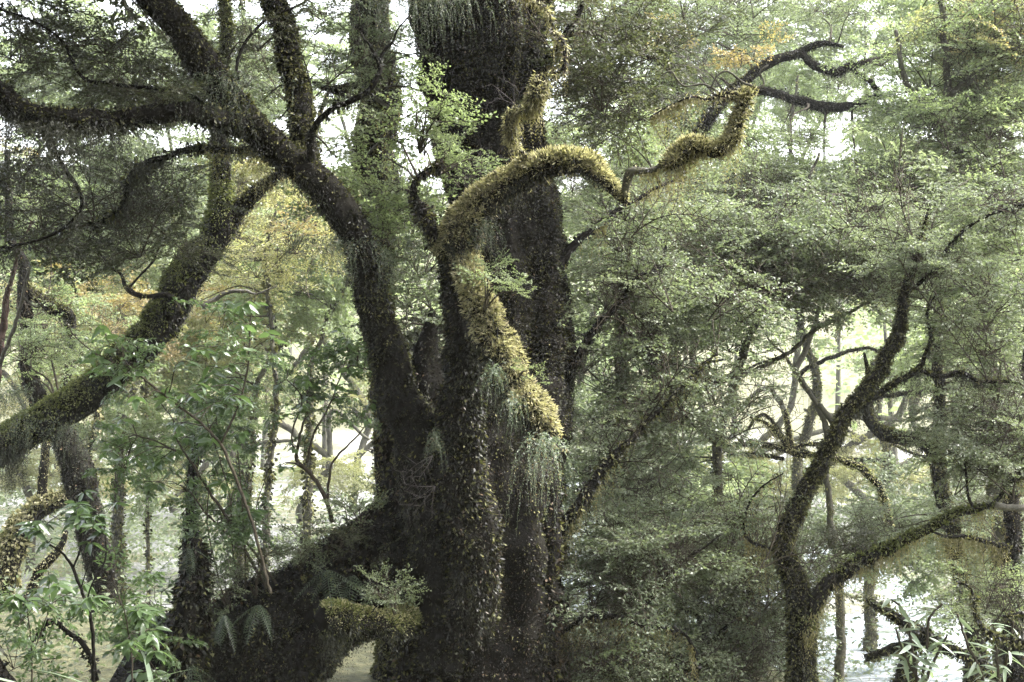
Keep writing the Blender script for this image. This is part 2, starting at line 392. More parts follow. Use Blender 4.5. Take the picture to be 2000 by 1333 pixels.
PADS = [pad_mesh(100 + k, leaf=l_, aspect=a_, thick=.11) for k, (l_, a_) in enumerate([(.024, .6), (.030, .55), (.036, .5), (.028, .6), (.042, .3), (.036, .28), (.030, .6), (.026, .6)])]
FAN = [pad_mesh(200 + k, nspray=5, rad=.08, thick=.05, leaf=.030, L=.42, aspect=.6, droop=-.1) for k in range(4)]     # small open sprays
BIG = [pad_mesh(300 + k, nspray=12, rad=.5, thick=.22, leaf=.05, L=.75, aspect=.45) for k in range(4)]                 # far, larger leaves

SHRUB = [pad_mesh(400 + k, nspray=7, rad=.15, thick=.12, leaf=.052, L=.42, aspect=.42) for k in range(4)]      # shrub leaves

def twig_fan(seed):
    rg = np.random.default_rng(seed); mb = MB()
    for k in range(2):
        g, r, _, _ = spray(rg, .75 * rg.uniform(.7, 1.1), .02); R = roty(-rg.uniform(.5, 1.5)) @ rotx(math.pi / 2 + rg.normal() * .35)
        v, q = twig_geo(g @ R.T, r * 1.5); mb.add(v, q)
    return mb.mesh('twig', [M['twig']])
TWIGS = [twig_fan(500 + k) for k in range(6)]

def foliage(parent, pos, scale, mname, kind='pad', tilt=.18, zs=1.0):
    src = {'pad': PADS, 'fan': FAN, 'big': BIG, 'shrub': SHRUB}[kind]
    o = obj('foliage', src[rng.integers(len(src))], parent, pos)
    o.rotation_euler = (rng.normal() * tilt, rng.normal() * tilt, rng.random() * 6.283)
    s = scale * rng.uniform(.8, 1.2); o.scale = (s, s, s * zs)
    sl = o.material_slots[0]; sl.link = 'OBJECT'; sl.material = M[mname]
    return o

def px_path(pts, root=False, step=None):
    rows = [(*P(x, y, d), r * d / F) for x, y, d, r in pts]
    if root:
        x, y, z, r = rows[0]; g = float(GZ(np.array([x]), np.array([y]))[0]) - .15
        rows = [(x, y, g, r * 1.45), (x, y, g + .35 * max(z - g, .1), r * 1.15)] + rows if z - g > .3 else [(x, y, g, r * 1.3)] + rows
    st = step or max(.02, np.median([r[3] for r in rows]) * .45)
    return spline(rows, st)

def stem(parent, name, pts, bark='bark_dark', moss=None, dens=1500, L=.03, w=.008, hang=None, root=False, sides=12, rough=.15, flute=0., wob=.4, up=0, patch=.5, droop=.5, freq=None, k=2, stick=.7, step=None, slim=.84):
    if moss: pts = [(x, y, d, max(rr * slim - .5 * L * F / d, .45 * rr)) for x, y, d, rr in pts]
    path = px_path(pts, root, step); r = path[:, 3].mean()
    v, q, c = tube(path, sides, rough, flute, freq or min(1.2 / r, 40), rng.random() * 50, wob)
    base = path[0, :3]; o = obj(name, mesh_from(name, v - base, [q, c], [M[bark]]), parent, base)
    if moss:
        for mn, f in ([(moss, 1.0)] if isinstance(moss, str) else moss):
            me = moss_mesh(v, q, mn, dens * f, L, w, up if mn not in ('moss_dark', 'moss_brown') else 0, patch, droop, k, stick)
            if me: mo = obj('moss', me, o, (0, 0, 0)); mo['kind'] = 'stuff'
    if hang:
        n, Lm, mn = hang[:3]
        me = hang_mesh(v, q, n, Lm, mn, *hang[3:])
        if me: ho = obj('hanging_moss', me, o, (0, 0, 0)); ho['kind'] = 'stuff'
    return o, path

def twiggy(parent, a, b, r0, r1, bark='twig', sag=.1, name='branch', sides=5):
    """a crooked side branch from a to b"""
    a, b = np.asarray(a), np.asarray(b); n = max(4, int(np.linalg.norm(b - a) / .22)); t = np.linspace(0, 1, n)[:, None]
    ln = np.linalg.norm(b - a); pts = a + (b - a) * t + rng.normal(size=(n, 3)) * ln * .045 * np.sin(np.pi * t) + np.array([0, 0, 1.]) * ln * sag * np.sin(np.pi * t)
    path = spline(np.hstack([pts, r0 + (r1 - r0) * t ** .7]), .06)
    v, q, c = tube(path, sides, .2, 0, 30, rng.random() * 40, 0)
    return obj(name, mesh_from(name, v - a, [q, c], [M[bark]]), parent, a)

def crown(parent, paths, ells, bark='twig', hang=None, connect=.7):
    """foliage pads inside image-described ellipsoids at real depth, each carried by a crooked branch from the nearest limb"""
    nodes = np.vstack([p[len(p) // 6:] for p in paths]) if paths else None
    cr = obj('crown', None, parent, parent.location)
    for (cx, cy_, rx, ry, d0, d1, n, sc, mname, *rest) in ells:
        kind = rest[0] if rest else 'pad'
        for _ in range(int(round(n * (1.0 if d0 < 9.1 else 1.45)))):
            while True:
                a, b = rng.uniform(-1, 1, 2)
                if a * a + b * b <= 1: break
            d = rng.uniform(d0, d1); p = P(cx + a * rx, cy_ + b * ry, d)
            foliage(cr, p, sc, mname, kind)
            if 9 < d < 16 and kind == 'pad' and rng.random() < .45:
                o = obj('twig', TWIGS[rng.integers(6)], cr, p + np.array([rng.normal() * .2, -.3 * sc, -.3 * sc])); o.rotation_euler = (0, 0, rng.choice([0, math.pi]) + rng.normal() * .5); o.scale = [rng.uniform(.8, 1.3)] * 3
            if nodes is not None and rng.random() < connect:
                dist = np.linalg.norm(nodes[:, :3] - p, axis=1) + np.clip(nodes[:, 2] - p[2], 0, None) * .5
                k = int(np.argmin(dist)); 
                if dist[k] > .2:
                    r = min(nodes[k, 3] * .5, .006 + .010 * dist[k])
                    twiggy(parent, nodes[k, :3], p - np.array([0, 0, .1 * sc]), r, .004, bark)
    return cr

# ------------------------------------------------------------------ the giant mossy tree
def base_of(px, d): x = (px - 1000) / F * d; return (x, d, float(GZ(np.array([x]), np.array([d]))[0]))

DK = [('moss_dark', .9), ('moss_brown', .42)]
gt = thing('giant_mossy_tree', 'giant dark mossy tree with thick trunk and several twisting limbs', 'tree', base_of(945, 9.2))
paths = []
def G(*a, **k):
    o, p = stem(gt, *a, **k); paths.append(p); return o

G('trunk', [(955, 1480, 9.2, 195), (950, 1333, 9.2, 168), (945, 1200, 9.2, 158), (940, 1080, 9.2, 152), (940, 960, 9.25, 152), (960, 820, 9.35, 138), (985, 680, 9.5, 118),
            (990, 520, 9.6, 112), (980, 380, 9.65, 104), (958, 240, 9.7, 108), (950, 110, 9.7, 128), (945, -30, 9.7, 138), (940, -220, 9.7, 130), (930, -500, 9.8, 105), (900, -800, 9.8, 80)],
  root=True, sides=72, rough=.10, flute=.17, moss=DK + [('moss_olive', .2)], dens=4300, L=.019, w=.0042, patch=.8, freq=7, wob=.2, step=.05, hang=(900, .10, 'strand_dark'), slim=1.0)
G('limb', [(862, 1300, 8.8, 80), (858, 1130, 8.72, 84), (838, 1000, 8.65, 80), (806, 860, 8.6, 66), (770, 715, 8.55, 58), (735, 610, 8.5, 54), (700, 505, 8.45, 52), (655, 400, 8.4, 52), (606, 338, 8.3, 51),
           (545, 285, 8.25, 48), (475, 218, 8.2, 52), (405, 130, 8.1, 50), (335, 45, 8.0, 47), (270, -45, 7.9, 45), (190, -170, 7.9, 38)],
  sides=36, rough=.14, flute=.12, moss=[('moss_dark', 1.0), ('moss_olive', .4)], dens=3000, L=.022, w=.005, freq=9, hang=(900, .10, 'strand_dark'), up=1, slim=.68)
G('limb', [(905, 1250, 8.75, 70), (905, 1050, 8.65, 80), (903, 880, 8.55, 66), (903, 740, 8.5, 52), (900, 630, 8.45, 46), (892, 540, 8.42, 46), (892, 490, 8.4, 44), (915, 435, 8.36, 37)],
  sides=30, rough=.14, flute=.15, moss=DK + [('moss_olive', .2)], dens=3000, L=.026, w=.006, freq=9, hang=(500, .12, 'strand_dark'))
# slim fused stem on the left edge of the trunk
G('limb', [(800, 1420, 9.0, 42), (795, 1250, 8.98, 40), (788, 1100, 8.95, 38), (775, 980, 8.95, 34), (768, 880, 8.95, 30), (772, 780, 8.95, 22)], root=True,
  sides=20, rough=.2, flute=.2, moss=[('moss_brown', .8), ('moss_olive', .5)], dens=1900, L=.03, w=.008)
G('limb', [(1075, 1420, 9.0, 40), (1068, 1280, 9.0, 36), (1072, 1120, 9.0, 32), (1078, 1000, 9.02, 28), (1078, 900, 9.1, 20)], root=True,
  sides=20, rough=.2, flute=.2, moss=[('moss_brown', 1.0), ('moss_olive', .3)], dens=1900, L=.035, w=.009, hang=(150, .1, 'strand_dark'))
# stem fused into the crotch of the two limbs
G('limb', [(852, 1150, 8.98, 62), (840, 960, 8.98, 56), (832, 830, 8.98, 48), (834, 730, 9.0, 36), (842, 660, 9.02, 22), (850, 610, 9.05, 10)], sides=24, rough=.2, flute=.2, moss=DK, dens=2600, L=.024, w=.005, slim=1.0, hang=(200, .14, 'strand_dark'))
# golden arching branch and its curling end
G('branch', [(890, 500, 8.4, 40), (905, 450, 8.36, 36), (935, 412, 8.33, 32), (978, 362, 8.3, 30), (1030, 333, 8.25, 30), (1090, 322, 8.2, 27), (1140, 328, 8.2, 23), (1175, 352, 8.15, 18), (1205, 382, 8.12, 13), (1222, 386, 8.1, 11)],
  sides=22, rough=.2, moss=[('moss_gold', 2.0), ('moss_olive', .5), ('moss_brown', .3)], dens=12000, L=.030, w=.0034, up=1, droop=.15, patch=.35, k=2, stick=1.0, slim=1.05, hang=(800, .085, 'strand_dark'))
G('branch', [(1217, 386, 8.1, 11), (1226, 358, 8.08, 11), (1232, 334, 8.06, 12), (1250, 333, 8.05, 10), (1272, 333, 8.04, 9), (1292, 322, 8.03, 9), (1306, 318, 8.02, 11)],
  sides=14, rough=.22, bark='bark_grey', moss=[('moss_brown', 1.0), ('moss_gold', .3)], dens=1500, L=.022, w=.005, slim=1.1, hang=(120, .08, 'strand_pale'))
G('branch', [(1298, 326, 8.03, 12), (1320, 312, 8.0, 20), (1350, 294, 8.0, 23), (1378, 288, 7.98, 18), (1402, 294, 7.97, 18), (1425, 278, 7.96, 18), (1440, 246, 7.95, 15), (1448, 212, 7.95, 14), (1452, 186, 7.95, 15), (1470, 178, 7.94, 10)],
  sides=18, rough=.22, moss=[('moss_gold', 2.0), ('moss_olive', .5), ('moss_brown', .3)], dens=12000, L=.030, w=.0034, up=1, droop=.2, patch=.35, stick=1.0, slim=1.05, hang=(300, .13, 'strand_pale'))
G('branch', [(1458, 186, 7.95, 13), (1430, 184, 7.93, 13), (1402, 188, 7.92, 12), (1380, 196, 7.9, 8), (1350, 190, 7.9, 5), (1310, 205, 7.9, 4), (1270, 230, 7.9, 3)],
  sides=12, rough=.25, moss=[('moss_gold', 1.0), ('moss_brown', .8)], dens=8000, L=.030, w=.0034, hang=(260, .10, 'strand_pale'))
for pts in ([(1480, 172, 7.94, 5), (1450, 160, 7.9, 4), (1420, 140, 7.9, 4), (1400, 150, 7.9, 3.5), (1388, 175, 7.9, 3)], [(1410, 185, 7.92, 5), (1375, 165, 7.9, 4), (1335, 168, 7.9, 3.5), (1310, 140, 7.9, 3), (1290, 150, 7.9, 2.5)],
            [(1470, 176, 7.94, 5), (1492, 165, 7.95, 4), (1484, 140, 7.95, 3.5), (1500, 128, 7.95, 3)]):
    G('branch', [(x, y, d, r * .55) for x, y, d, r in pts], bark='bark_grey', sides=7)
# crooked mossy shoot standing on the arch
G('branch', [(1035, 322, 8.22, 9), (1022, 298, 8.2, 8), (1010, 286, 8.17, 8), (1000, 272, 8.13, 15), (996, 248, 8.12, 15), (998, 222, 8.1, 10), (1012, 214, 8.08, 10)], sides=14, rough=.2,
  moss=[('moss_gold', 1.0), ('moss_brown', .8), ('moss_olive', .5)], dens=10000, L=.032, w=.0034, slim=1.1, droop=.9, hang=(220, .08, 'strand_pale'))
G('branch', [(1008, 214, 8.09, 8), (1028, 216, 8.05, 11), (1042, 206, 8.02, 18), (1048, 182, 8.0, 20), (1056, 156, 8.0, 14), (1074, 146, 8.0, 8), (1098, 138, 8.0, 6), (1104, 112, 8.02, 7), (1100, 82, 8.05, 8),
             (1084, 66, 8.08, 6), (1076, 40, 8.1, 7), (1064, 14, 8.1, 5), (1040, 2, 8.1, 4), (1000, -30, 8.1, 4)], sides=14, rough=.2,
  moss=[('moss_gold', 1.2), ('moss_brown', .7), ('moss_olive', .4)], dens=9000, L=.030, w=.0034, slim=1.1, droop=.7, hang=(300, .07, 'strand_pale'))
# short stump branch left of the arch
G('branch', [(885, 505, 8.4, 32), (852, 465, 8.4, 26), (826, 420, 8.4, 22), (808, 380, 8.38, 16), (812, 352, 8.36, 13), (838, 334, 8.34, 11), (870, 324, 8.32, 9)], sides=18, rough=.25,
  moss=[('moss_brown', 1.0), ('moss_olive', .7)], dens=2600, L=.035, hang=(200, .10, 'strand_dark'))
# golden ridge limb leaning across the trunk
G('limb', [(902, 500, 8.36, 26), (918, 550, 8.25, 26), (945, 608, 8.15, 31), (968, 668, 8.1, 33), (995, 735, 8.06, 33), (1028, 795, 8.03, 33), (1055, 838, 8.02, 30), (1066, 862, 8.05, 20)], sides=22, rough=.3,
  moss=[('moss_gold', 2.0), ('moss_dark', .4), ('moss_brown', .4)], dens=12000, L=.028, w=.0038, up=1, droop=.45, patch=.12, slim=1.1, hang=(700, .16, 'strand_dark'))
# stub branch low on the left
G('branch', [(800, 1222, 8.6, 30), (750, 1214, 8.45, 30), (705, 1208, 8.35, 29), (665, 1208, 8.28, 35), (640, 1212, 8.24, 35), (628, 1214, 8.22, 30)], sides=20, rough=.2,
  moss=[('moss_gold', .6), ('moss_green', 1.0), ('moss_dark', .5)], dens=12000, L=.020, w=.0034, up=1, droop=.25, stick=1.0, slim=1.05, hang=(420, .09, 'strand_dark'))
# upper left limbs
G('branch', [(500, 245, 8.2, 36), (440, 232, 8.1, 33), (370, 224, 8.0, 30), (250, 228, 7.85, 28), (150, 236, 7.7, 32), (70, 226, 7.6, 36), (0, 190, 7.5, 36), (-70, 150, 7.4, 32), (-180, 100, 7.3, 26)], sides=26, rough=.16,
  moss=[('moss_dark', 1.0), ('moss_olive', .25)], dens=3000, L=.028, w=.006, up=1, hang=(900, .12, 'strand_dark'))
G('branch', [(612, 345, 8.3, 34), (596, 268, 8.35, 30), (582, 180, 8.42, 31), (564, 100, 8.5, 31), (540, 20, 8.58, 30), (520, -60, 8.65, 28), (505, -200, 8.7, 22)], sides=26, rough=.18,
  moss=[('moss_olive', 1.0), ('moss_dark', .8)], dens=3600, L=.024, w=.006, hang=(350, .09, 'strand_dark'))
G('branch', [(606, 318, 8.25, 16), (612, 255, 8.12, 13), (650, 212, 8.05, 12), (708, 186, 8.0, 12), (738, 152, 8.0, 11), (738, 118, 8.0, 9), (722, 88, 8.0, 6), (702, 62, 8.0, 4)], sides=14, rough=.15, moss='moss_dark', dens=1600, L=.025, hang=(80, .05, 'strand_dark'))
G('branch', [(739, 125, 8.0, 7), (752, 98, 8.0, 7), (768, 82, 8.0, 6), (775, 60, 8.0, 4), (800, 30, 8.0, 3)], sides=10, moss='moss_dark', dens=1200, L=.02)
G('branch', [(535, 292, 8.35, 18), (490, 292, 8.45, 17), (440, 294, 8.5, 17), (390, 288, 8.55, 15), (330, 305, 8.6, 13), (272, 326, 8.62, 13), (248, 360, 8.64, 10), (238, 405, 8.66, 7), (180, 440, 8.7, 5)], sides=16, rough=.25,
  moss=[('moss_dark', 1.0), ('moss_olive', .5)], dens=2400, L=.04, hang=(520, .18, 'strand_dark'))
G('branch', [(420, 215, 8.15, 10), (350, 180, 8.2, 9), (220, 165, 8.3, 9), (160, 150, 8.3, 8), (120, 80, 8.3, 6), (60, 40, 8.3, 5), (0, 20, 8.3, 4)], sides=10, moss='moss_dark', dens=1400, L=.03, hang=(160, .10, 'strand_dark'))
G('branch', [(90, 225, 7.6, 14), (110, 300, 7.7, 10), (160, 390, 7.8, 8), (120, 450, 7.8, 7), (30, 480, 7.8, 6), (-40, 490, 7.8, 5)], sides=10, moss='moss_dark', dens=1600, L=.03, hang=(240, .16, 'strand_dark'))
G('branch', [(455, 190, 8.15, 8), (470, 100, 8.3, 7), (520, 40, 8.4, 6), (600, 0, 8.5, 5), (640, -60, 8.6, 4)], sides=8, moss='moss_dark', dens=800, L=.02)
# right hand limbs
G('limb', [(1060, 1130, 9.25, 20), (1095, 1045, 9.2, 20), (1130, 985, 9.2, 20), (1172, 925, 9.25, 17), (1230, 862, 9.3, 13), (1290, 800, 9.4, 10), (1345, 740, 9.5, 8), (1400, 690, 9.6, 5)], sides=14, rough=.2,
  moss=[('moss_dark', .8), ('moss_olive', .7)], dens=2200, L=.03, hang=(260, .12, 'strand_pale'))
G('limb', [(1075, 850, 9.45, 24), (1100, 770, 9.5, 17), (1128, 700, 9.5, 15), (1165, 640, 9.55, 13), (1210, 592, 9.6, 12), (1238, 550, 9.6, 9), (1262, 535, 9.6, 7), (1295, 520, 9.7, 6), (1300, 480, 9.7, 4)], sides=14, rough=.2, moss='moss_dark', dens=1600, L=.028, hang=(300, .14, 'strand_dark'))
G('limb', [(1070, 1260, 9.15, 14), (1110, 1228, 9.1, 11), (1150, 1206, 9.1, 11), (1200, 1206, 9.1, 11), (1260, 1222, 9.1, 9), (1320, 1230, 9.12, 8), (1352, 1262, 9.15, 7), (1360, 1320, 9.2, 6), (1350, 1400, 9.2, 5)], sides=10, rough=.2, moss=DK, dens=1800, L=.03, hang=(420, .16, 'strand_pale'))
G('limb', [(1236, 1200, 9.1, 7), (1262, 1180, 9.1, 7), (1292, 1146, 9.15, 7), (1318, 1104, 9.2, 6), (1370, 1074, 9.2, 5), (1420, 1035, 9.3, 3)], sides=8, moss='moss_dark', dens=700, L=.02)
G('limb', [(1060, 560, 9.5, 20), (1120, 480, 9.6, 14), (1180, 430, 9.7, 10), (1260, 380, 9.8, 8), (1340, 340, 9.9, 5)], sides=10, moss='moss_dark', dens=1000, L=.025, hang=(200, .14, 'strand_pale'))
G('limb', [(1040, 160, 9.6, 20), (1110, 60, 9.4, 12), (1150, -10, 9.4, 10), (1200, -80, 9.4, 8)], sides=10, moss='moss_dark', dens=1000, L=.025, hang=(150, .2, 'strand_pale'))
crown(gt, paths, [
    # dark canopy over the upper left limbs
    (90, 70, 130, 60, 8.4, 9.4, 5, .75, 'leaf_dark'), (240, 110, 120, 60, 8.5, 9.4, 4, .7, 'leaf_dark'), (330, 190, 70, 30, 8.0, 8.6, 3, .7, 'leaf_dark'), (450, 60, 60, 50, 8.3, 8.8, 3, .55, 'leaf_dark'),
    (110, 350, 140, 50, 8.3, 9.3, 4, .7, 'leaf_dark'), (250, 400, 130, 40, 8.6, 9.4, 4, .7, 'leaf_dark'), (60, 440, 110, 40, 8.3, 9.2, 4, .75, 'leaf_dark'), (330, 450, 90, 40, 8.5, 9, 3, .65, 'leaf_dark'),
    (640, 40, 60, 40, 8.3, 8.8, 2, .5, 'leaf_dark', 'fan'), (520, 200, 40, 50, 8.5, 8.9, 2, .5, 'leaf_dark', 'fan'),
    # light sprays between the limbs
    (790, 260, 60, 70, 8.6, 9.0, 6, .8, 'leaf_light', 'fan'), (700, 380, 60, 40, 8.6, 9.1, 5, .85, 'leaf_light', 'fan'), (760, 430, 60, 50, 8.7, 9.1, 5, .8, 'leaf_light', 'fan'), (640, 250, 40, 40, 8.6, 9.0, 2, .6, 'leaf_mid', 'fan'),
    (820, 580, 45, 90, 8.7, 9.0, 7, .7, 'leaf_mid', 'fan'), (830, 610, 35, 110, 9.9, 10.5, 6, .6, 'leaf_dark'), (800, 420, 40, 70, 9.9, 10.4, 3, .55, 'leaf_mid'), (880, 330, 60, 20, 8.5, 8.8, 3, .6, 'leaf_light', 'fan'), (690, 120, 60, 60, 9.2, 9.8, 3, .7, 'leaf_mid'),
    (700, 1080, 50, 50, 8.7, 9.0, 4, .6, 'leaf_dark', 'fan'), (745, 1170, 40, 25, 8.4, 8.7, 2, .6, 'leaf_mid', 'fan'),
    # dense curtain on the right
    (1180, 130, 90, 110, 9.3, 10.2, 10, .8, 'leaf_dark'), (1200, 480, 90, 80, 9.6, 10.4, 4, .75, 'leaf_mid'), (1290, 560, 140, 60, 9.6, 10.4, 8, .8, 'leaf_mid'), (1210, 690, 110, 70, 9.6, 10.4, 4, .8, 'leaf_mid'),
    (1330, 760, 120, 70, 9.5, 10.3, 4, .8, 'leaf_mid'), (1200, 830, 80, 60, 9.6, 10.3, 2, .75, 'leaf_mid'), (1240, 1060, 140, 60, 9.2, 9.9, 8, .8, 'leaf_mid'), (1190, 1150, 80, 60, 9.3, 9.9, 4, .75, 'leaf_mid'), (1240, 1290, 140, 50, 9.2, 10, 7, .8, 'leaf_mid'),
    # unseen crown above the frame, placed to shade the trunk
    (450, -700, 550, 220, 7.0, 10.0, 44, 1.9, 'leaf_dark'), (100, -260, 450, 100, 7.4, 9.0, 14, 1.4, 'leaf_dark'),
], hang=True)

# ------------------------------------------------------------------ fallen trunk and stumps at the lower left
lg = thing('leaning_log', 'huge black mossy log leaning against the left foot of the giant tree', 'log', base_of(420, 8.6))
stem(lg, 'trunk', [(800, 1022, 9.1, 88), (725, 1100, 8.95, 98), (640, 1176, 8.85, 98), (560, 1248, 8.75, 118), (490, 1292, 8.72, 108), (420, 1340, 8.7, 130), (340, 1430, 8.6, 120), (250, 1560, 8.55, 120)], sides=44, rough=.16, flute=.14, slim=1.0,
     moss=DK + [('moss_olive', .12)], dens=3000, L=.025, w=.0065, patch=.8, hang=(900, .09, 'strand_dark'), freq=8)
for k, (x, y, d, lab) in enumerate([(705, 1020, 8.75, 'dark leafy tuft where the log meets the giant trunk'), (640, 1075, 8.65, 'dark leafy tuft beside the round leaved bush foot'), (585, 1110, 8.6, 'dark leafy tuft on the log near the sapling foot'), (500, 1160, 8.5, 'dark leafy tuft on the flat middle of the log'), (445, 1185, 8.45, 'dark leafy tuft on the log beside the stump')]):
    t_ = thing('log_plant', lab, 'plant', tuple(P(x, y, d)), 'leafy tufts growing on the log'); c_ = obj('crown', None, t_, tuple(P(x, y, d)))
    for _ in range(5):
        q_ = P(x + rng.normal() * 26, y - 12 - abs(rng.normal()) * 22, d + rng.normal() * .12); twiggy(t_, P(x, y + 10, d + .05), q_, .005, .002, name='twig'); foliage(c_, q_, .42, 'leaf_dark' if k % 2 else 'leaf_mid', 'fan', .4)
sm = thing('pointed_stump', 'tapering pointed mossy stump at the lower end of the leaning log', 'stump', base_of(368, 8.35))
stem(sm, 'trunk', [(375, 1420, 8.35, 78), (366, 1300, 8.35, 58), (366, 1200, 8.36, 48), (372, 1120, 8.38, 34), (374, 1080, 8.4, 26), (370, 1062, 8.4, 20)], root=True, sides=30, rough=.12, flute=.2, freq=4,
     moss=[('moss_dark', 1.0), ('moss_brown', .5), ('moss_olive', .35)], dens=2000, L=.035, w=.009, hang=(260, .08, 'strand_dark'))
sp = thing('broken_snag', 'slim dark broken snag standing behind the pointed stump', 'snag', base_of(372, 10.2))
stem(sp, 'trunk', [(372, 1200, 10.2, 26), (370, 1080, 10.2, 25), (374, 990, 10.2, 21), (376, 920, 10.2, 18), (378, 872, 10.2, 16)], root=True, sides=16, rough=.25, moss=[('moss_dark', 1.0), ('moss_olive', .4)], dens=1600, L=.035, hang=(200, .12, 'strand_dark'))
cn = thing('dark_corner_trunk', 'near black mossy trunk cut off by the bottom left corner', 'tree', base_of(-30, 7.0))
stem(cn, 'trunk', [(-5, 1400, 7.0, 62), (-28, 1290, 7.0, 48), (-48, 1180, 7.0, 36), (-80, 1050, 7.0, 34), (-150, 800, 7, 30), (-220, 300, 7, 26), (-260, -300, 7, 20)], root=True, sides=24, rough=.2, moss=DK, dens=1800, L=.035, w=.009)

# ------------------------------------------------------------------ other trees
def tree(name, label, px, d, stems, ells, group=None, connect=.7, bark='twig'):
    t = thing(name, label, 'tree', base_of(px, d), group); pp = []
    for k, s in enumerate(stems):
        kw = dict(s[1]) if isinstance(s, tuple) else {}; pts = s[0] if isinstance(s, tuple) else s
        nm = kw.pop('name', 'trunk' if k == 0 else 'limb')
        pp.append(stem(t, nm, pts, root=(k == 0), **kw)[1])
    if ells: crown(t, pp, ells, bark, connect=connect)
    return t

def D(d, *rows): return [(x, y, d + (dd[0] if dd else 0), r) for x, y, r, *dd in rows]
OL = dict(moss=[('moss_olive', 1.0), ('moss_dark', .5)], dens=2300, L=.026, w=.007, up=1, sides=16, rough=.18)
def kw(base, **k): r = dict(base); r.update(k); return r

tree('arching_mossy_tree', 'leaning tree with thick green moss arching up across the left side', -300, 12,
     [(D(12, (-300, 1330, 70), (-210, 1060, 62), (-90, 930, 54), (30, 858, 50), (150, 778, 48), (255, 698, 48), (325, 625, 50), (368, 545, 50), (412, 480, 46), (440, 415, 38), (438, 350, 30), (428, 280, 27), (420, 180, 24), (440, 60, 20), (430, -150, 14)),
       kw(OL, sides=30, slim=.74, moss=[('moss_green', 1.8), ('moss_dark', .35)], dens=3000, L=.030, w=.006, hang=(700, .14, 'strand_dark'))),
      (D(12, (432, 450, 26), (470, 405, 24), (510, 368, 19), (560, 330, 15), (610, 270, 10), (640, 180, 7)), kw(OL, hang=(180, .2, 'strand_pale'))),
      (D(11.8, (350, 612, 13), (338, 585, 11), (322, 576, 10), (290, 580, 9), (262, 574, 10), (246, 560, 9), (238, 540, 7), (215, 518, 6), (196, 496, 4), (180, 470, 3)), kw(OL, dens=900, L=.025, sides=10)),
      (D(11.8, (250, 566, 6), (272, 540, 5), (300, 510, 5), (312, 484, 4), (340, 468, 3)), kw(OL, dens=500, L=.02, sides=8)),
      (D(11.9, (395, 600, 11), (425, 582, 9), (445, 571, 9), (480, 569, 8), (500, 574, 5), (540, 560, 3)), kw(OL, bark='bark_pale', moss='moss_olive', dens=300, sides=10)),
      (D(11.9, (0, 880, 30), (40, 860, 30), (70, 840, 20)), kw(OL, dens=2500, hang=(300, .25, 'strand_dark')))],
     [(420, 150, 90, 60, 12, 12.8, 5, .8, 'leaf_mid'), (330, 520, 50, 40, 12, 12.5, 2, .6, 'leaf_mid', 'fan'), (200, 480, 100, 40, 12, 13, 3, .8, 'leaf_mid'), (60, 640, 80, 60, 12, 13, 3, .7, 'leaf_light'), (-300, -300, 300, 120, 11.5, 14, 4, 1.5, 'leaf_dark')])
tree('pale_stem_tree', 'slender pale green mossy tree close behind the left of the giant trunk', 752, 10.4,
     [(D(10.4, (765, 1250, 50), (758, 1080, 44), (752, 950, 38), (748, 800, 36), (744, 640, 38), (742, 480, 42), (740, 330, 48), (737, 200, 50), (735, 60, 50), (738, -80, 46), (745, -350, 34)), kw(OL, sides=28, flute=.12, dens=2000, hang=(800, .18, 'strand_pale'))),
      (D(10.2, (700, 165, 12), (660, 175, 16), (636, 172, 12), (610, 160, 7)), kw(OL, dens=1500, hang=(100, .1, 'strand_dark'))),
      (D(10.0, (730, 190, 5), (762, 215, 4), (770, 250, 4), (740, 280, 3), (720, 300, 2)), dict(bark='bark_pale', sides=6))],
     [(760, 130, 60, 60, 9.9, 10.3, 4, .6, 'leaf_mid', 'fan'), (730, 350, 70, 40, 9.9, 10.6, 4, .7, 'leaf_light', 'fan'), (740, -400, 250, 100, 9.5, 12, 8, 1.6, 'leaf_mid')])
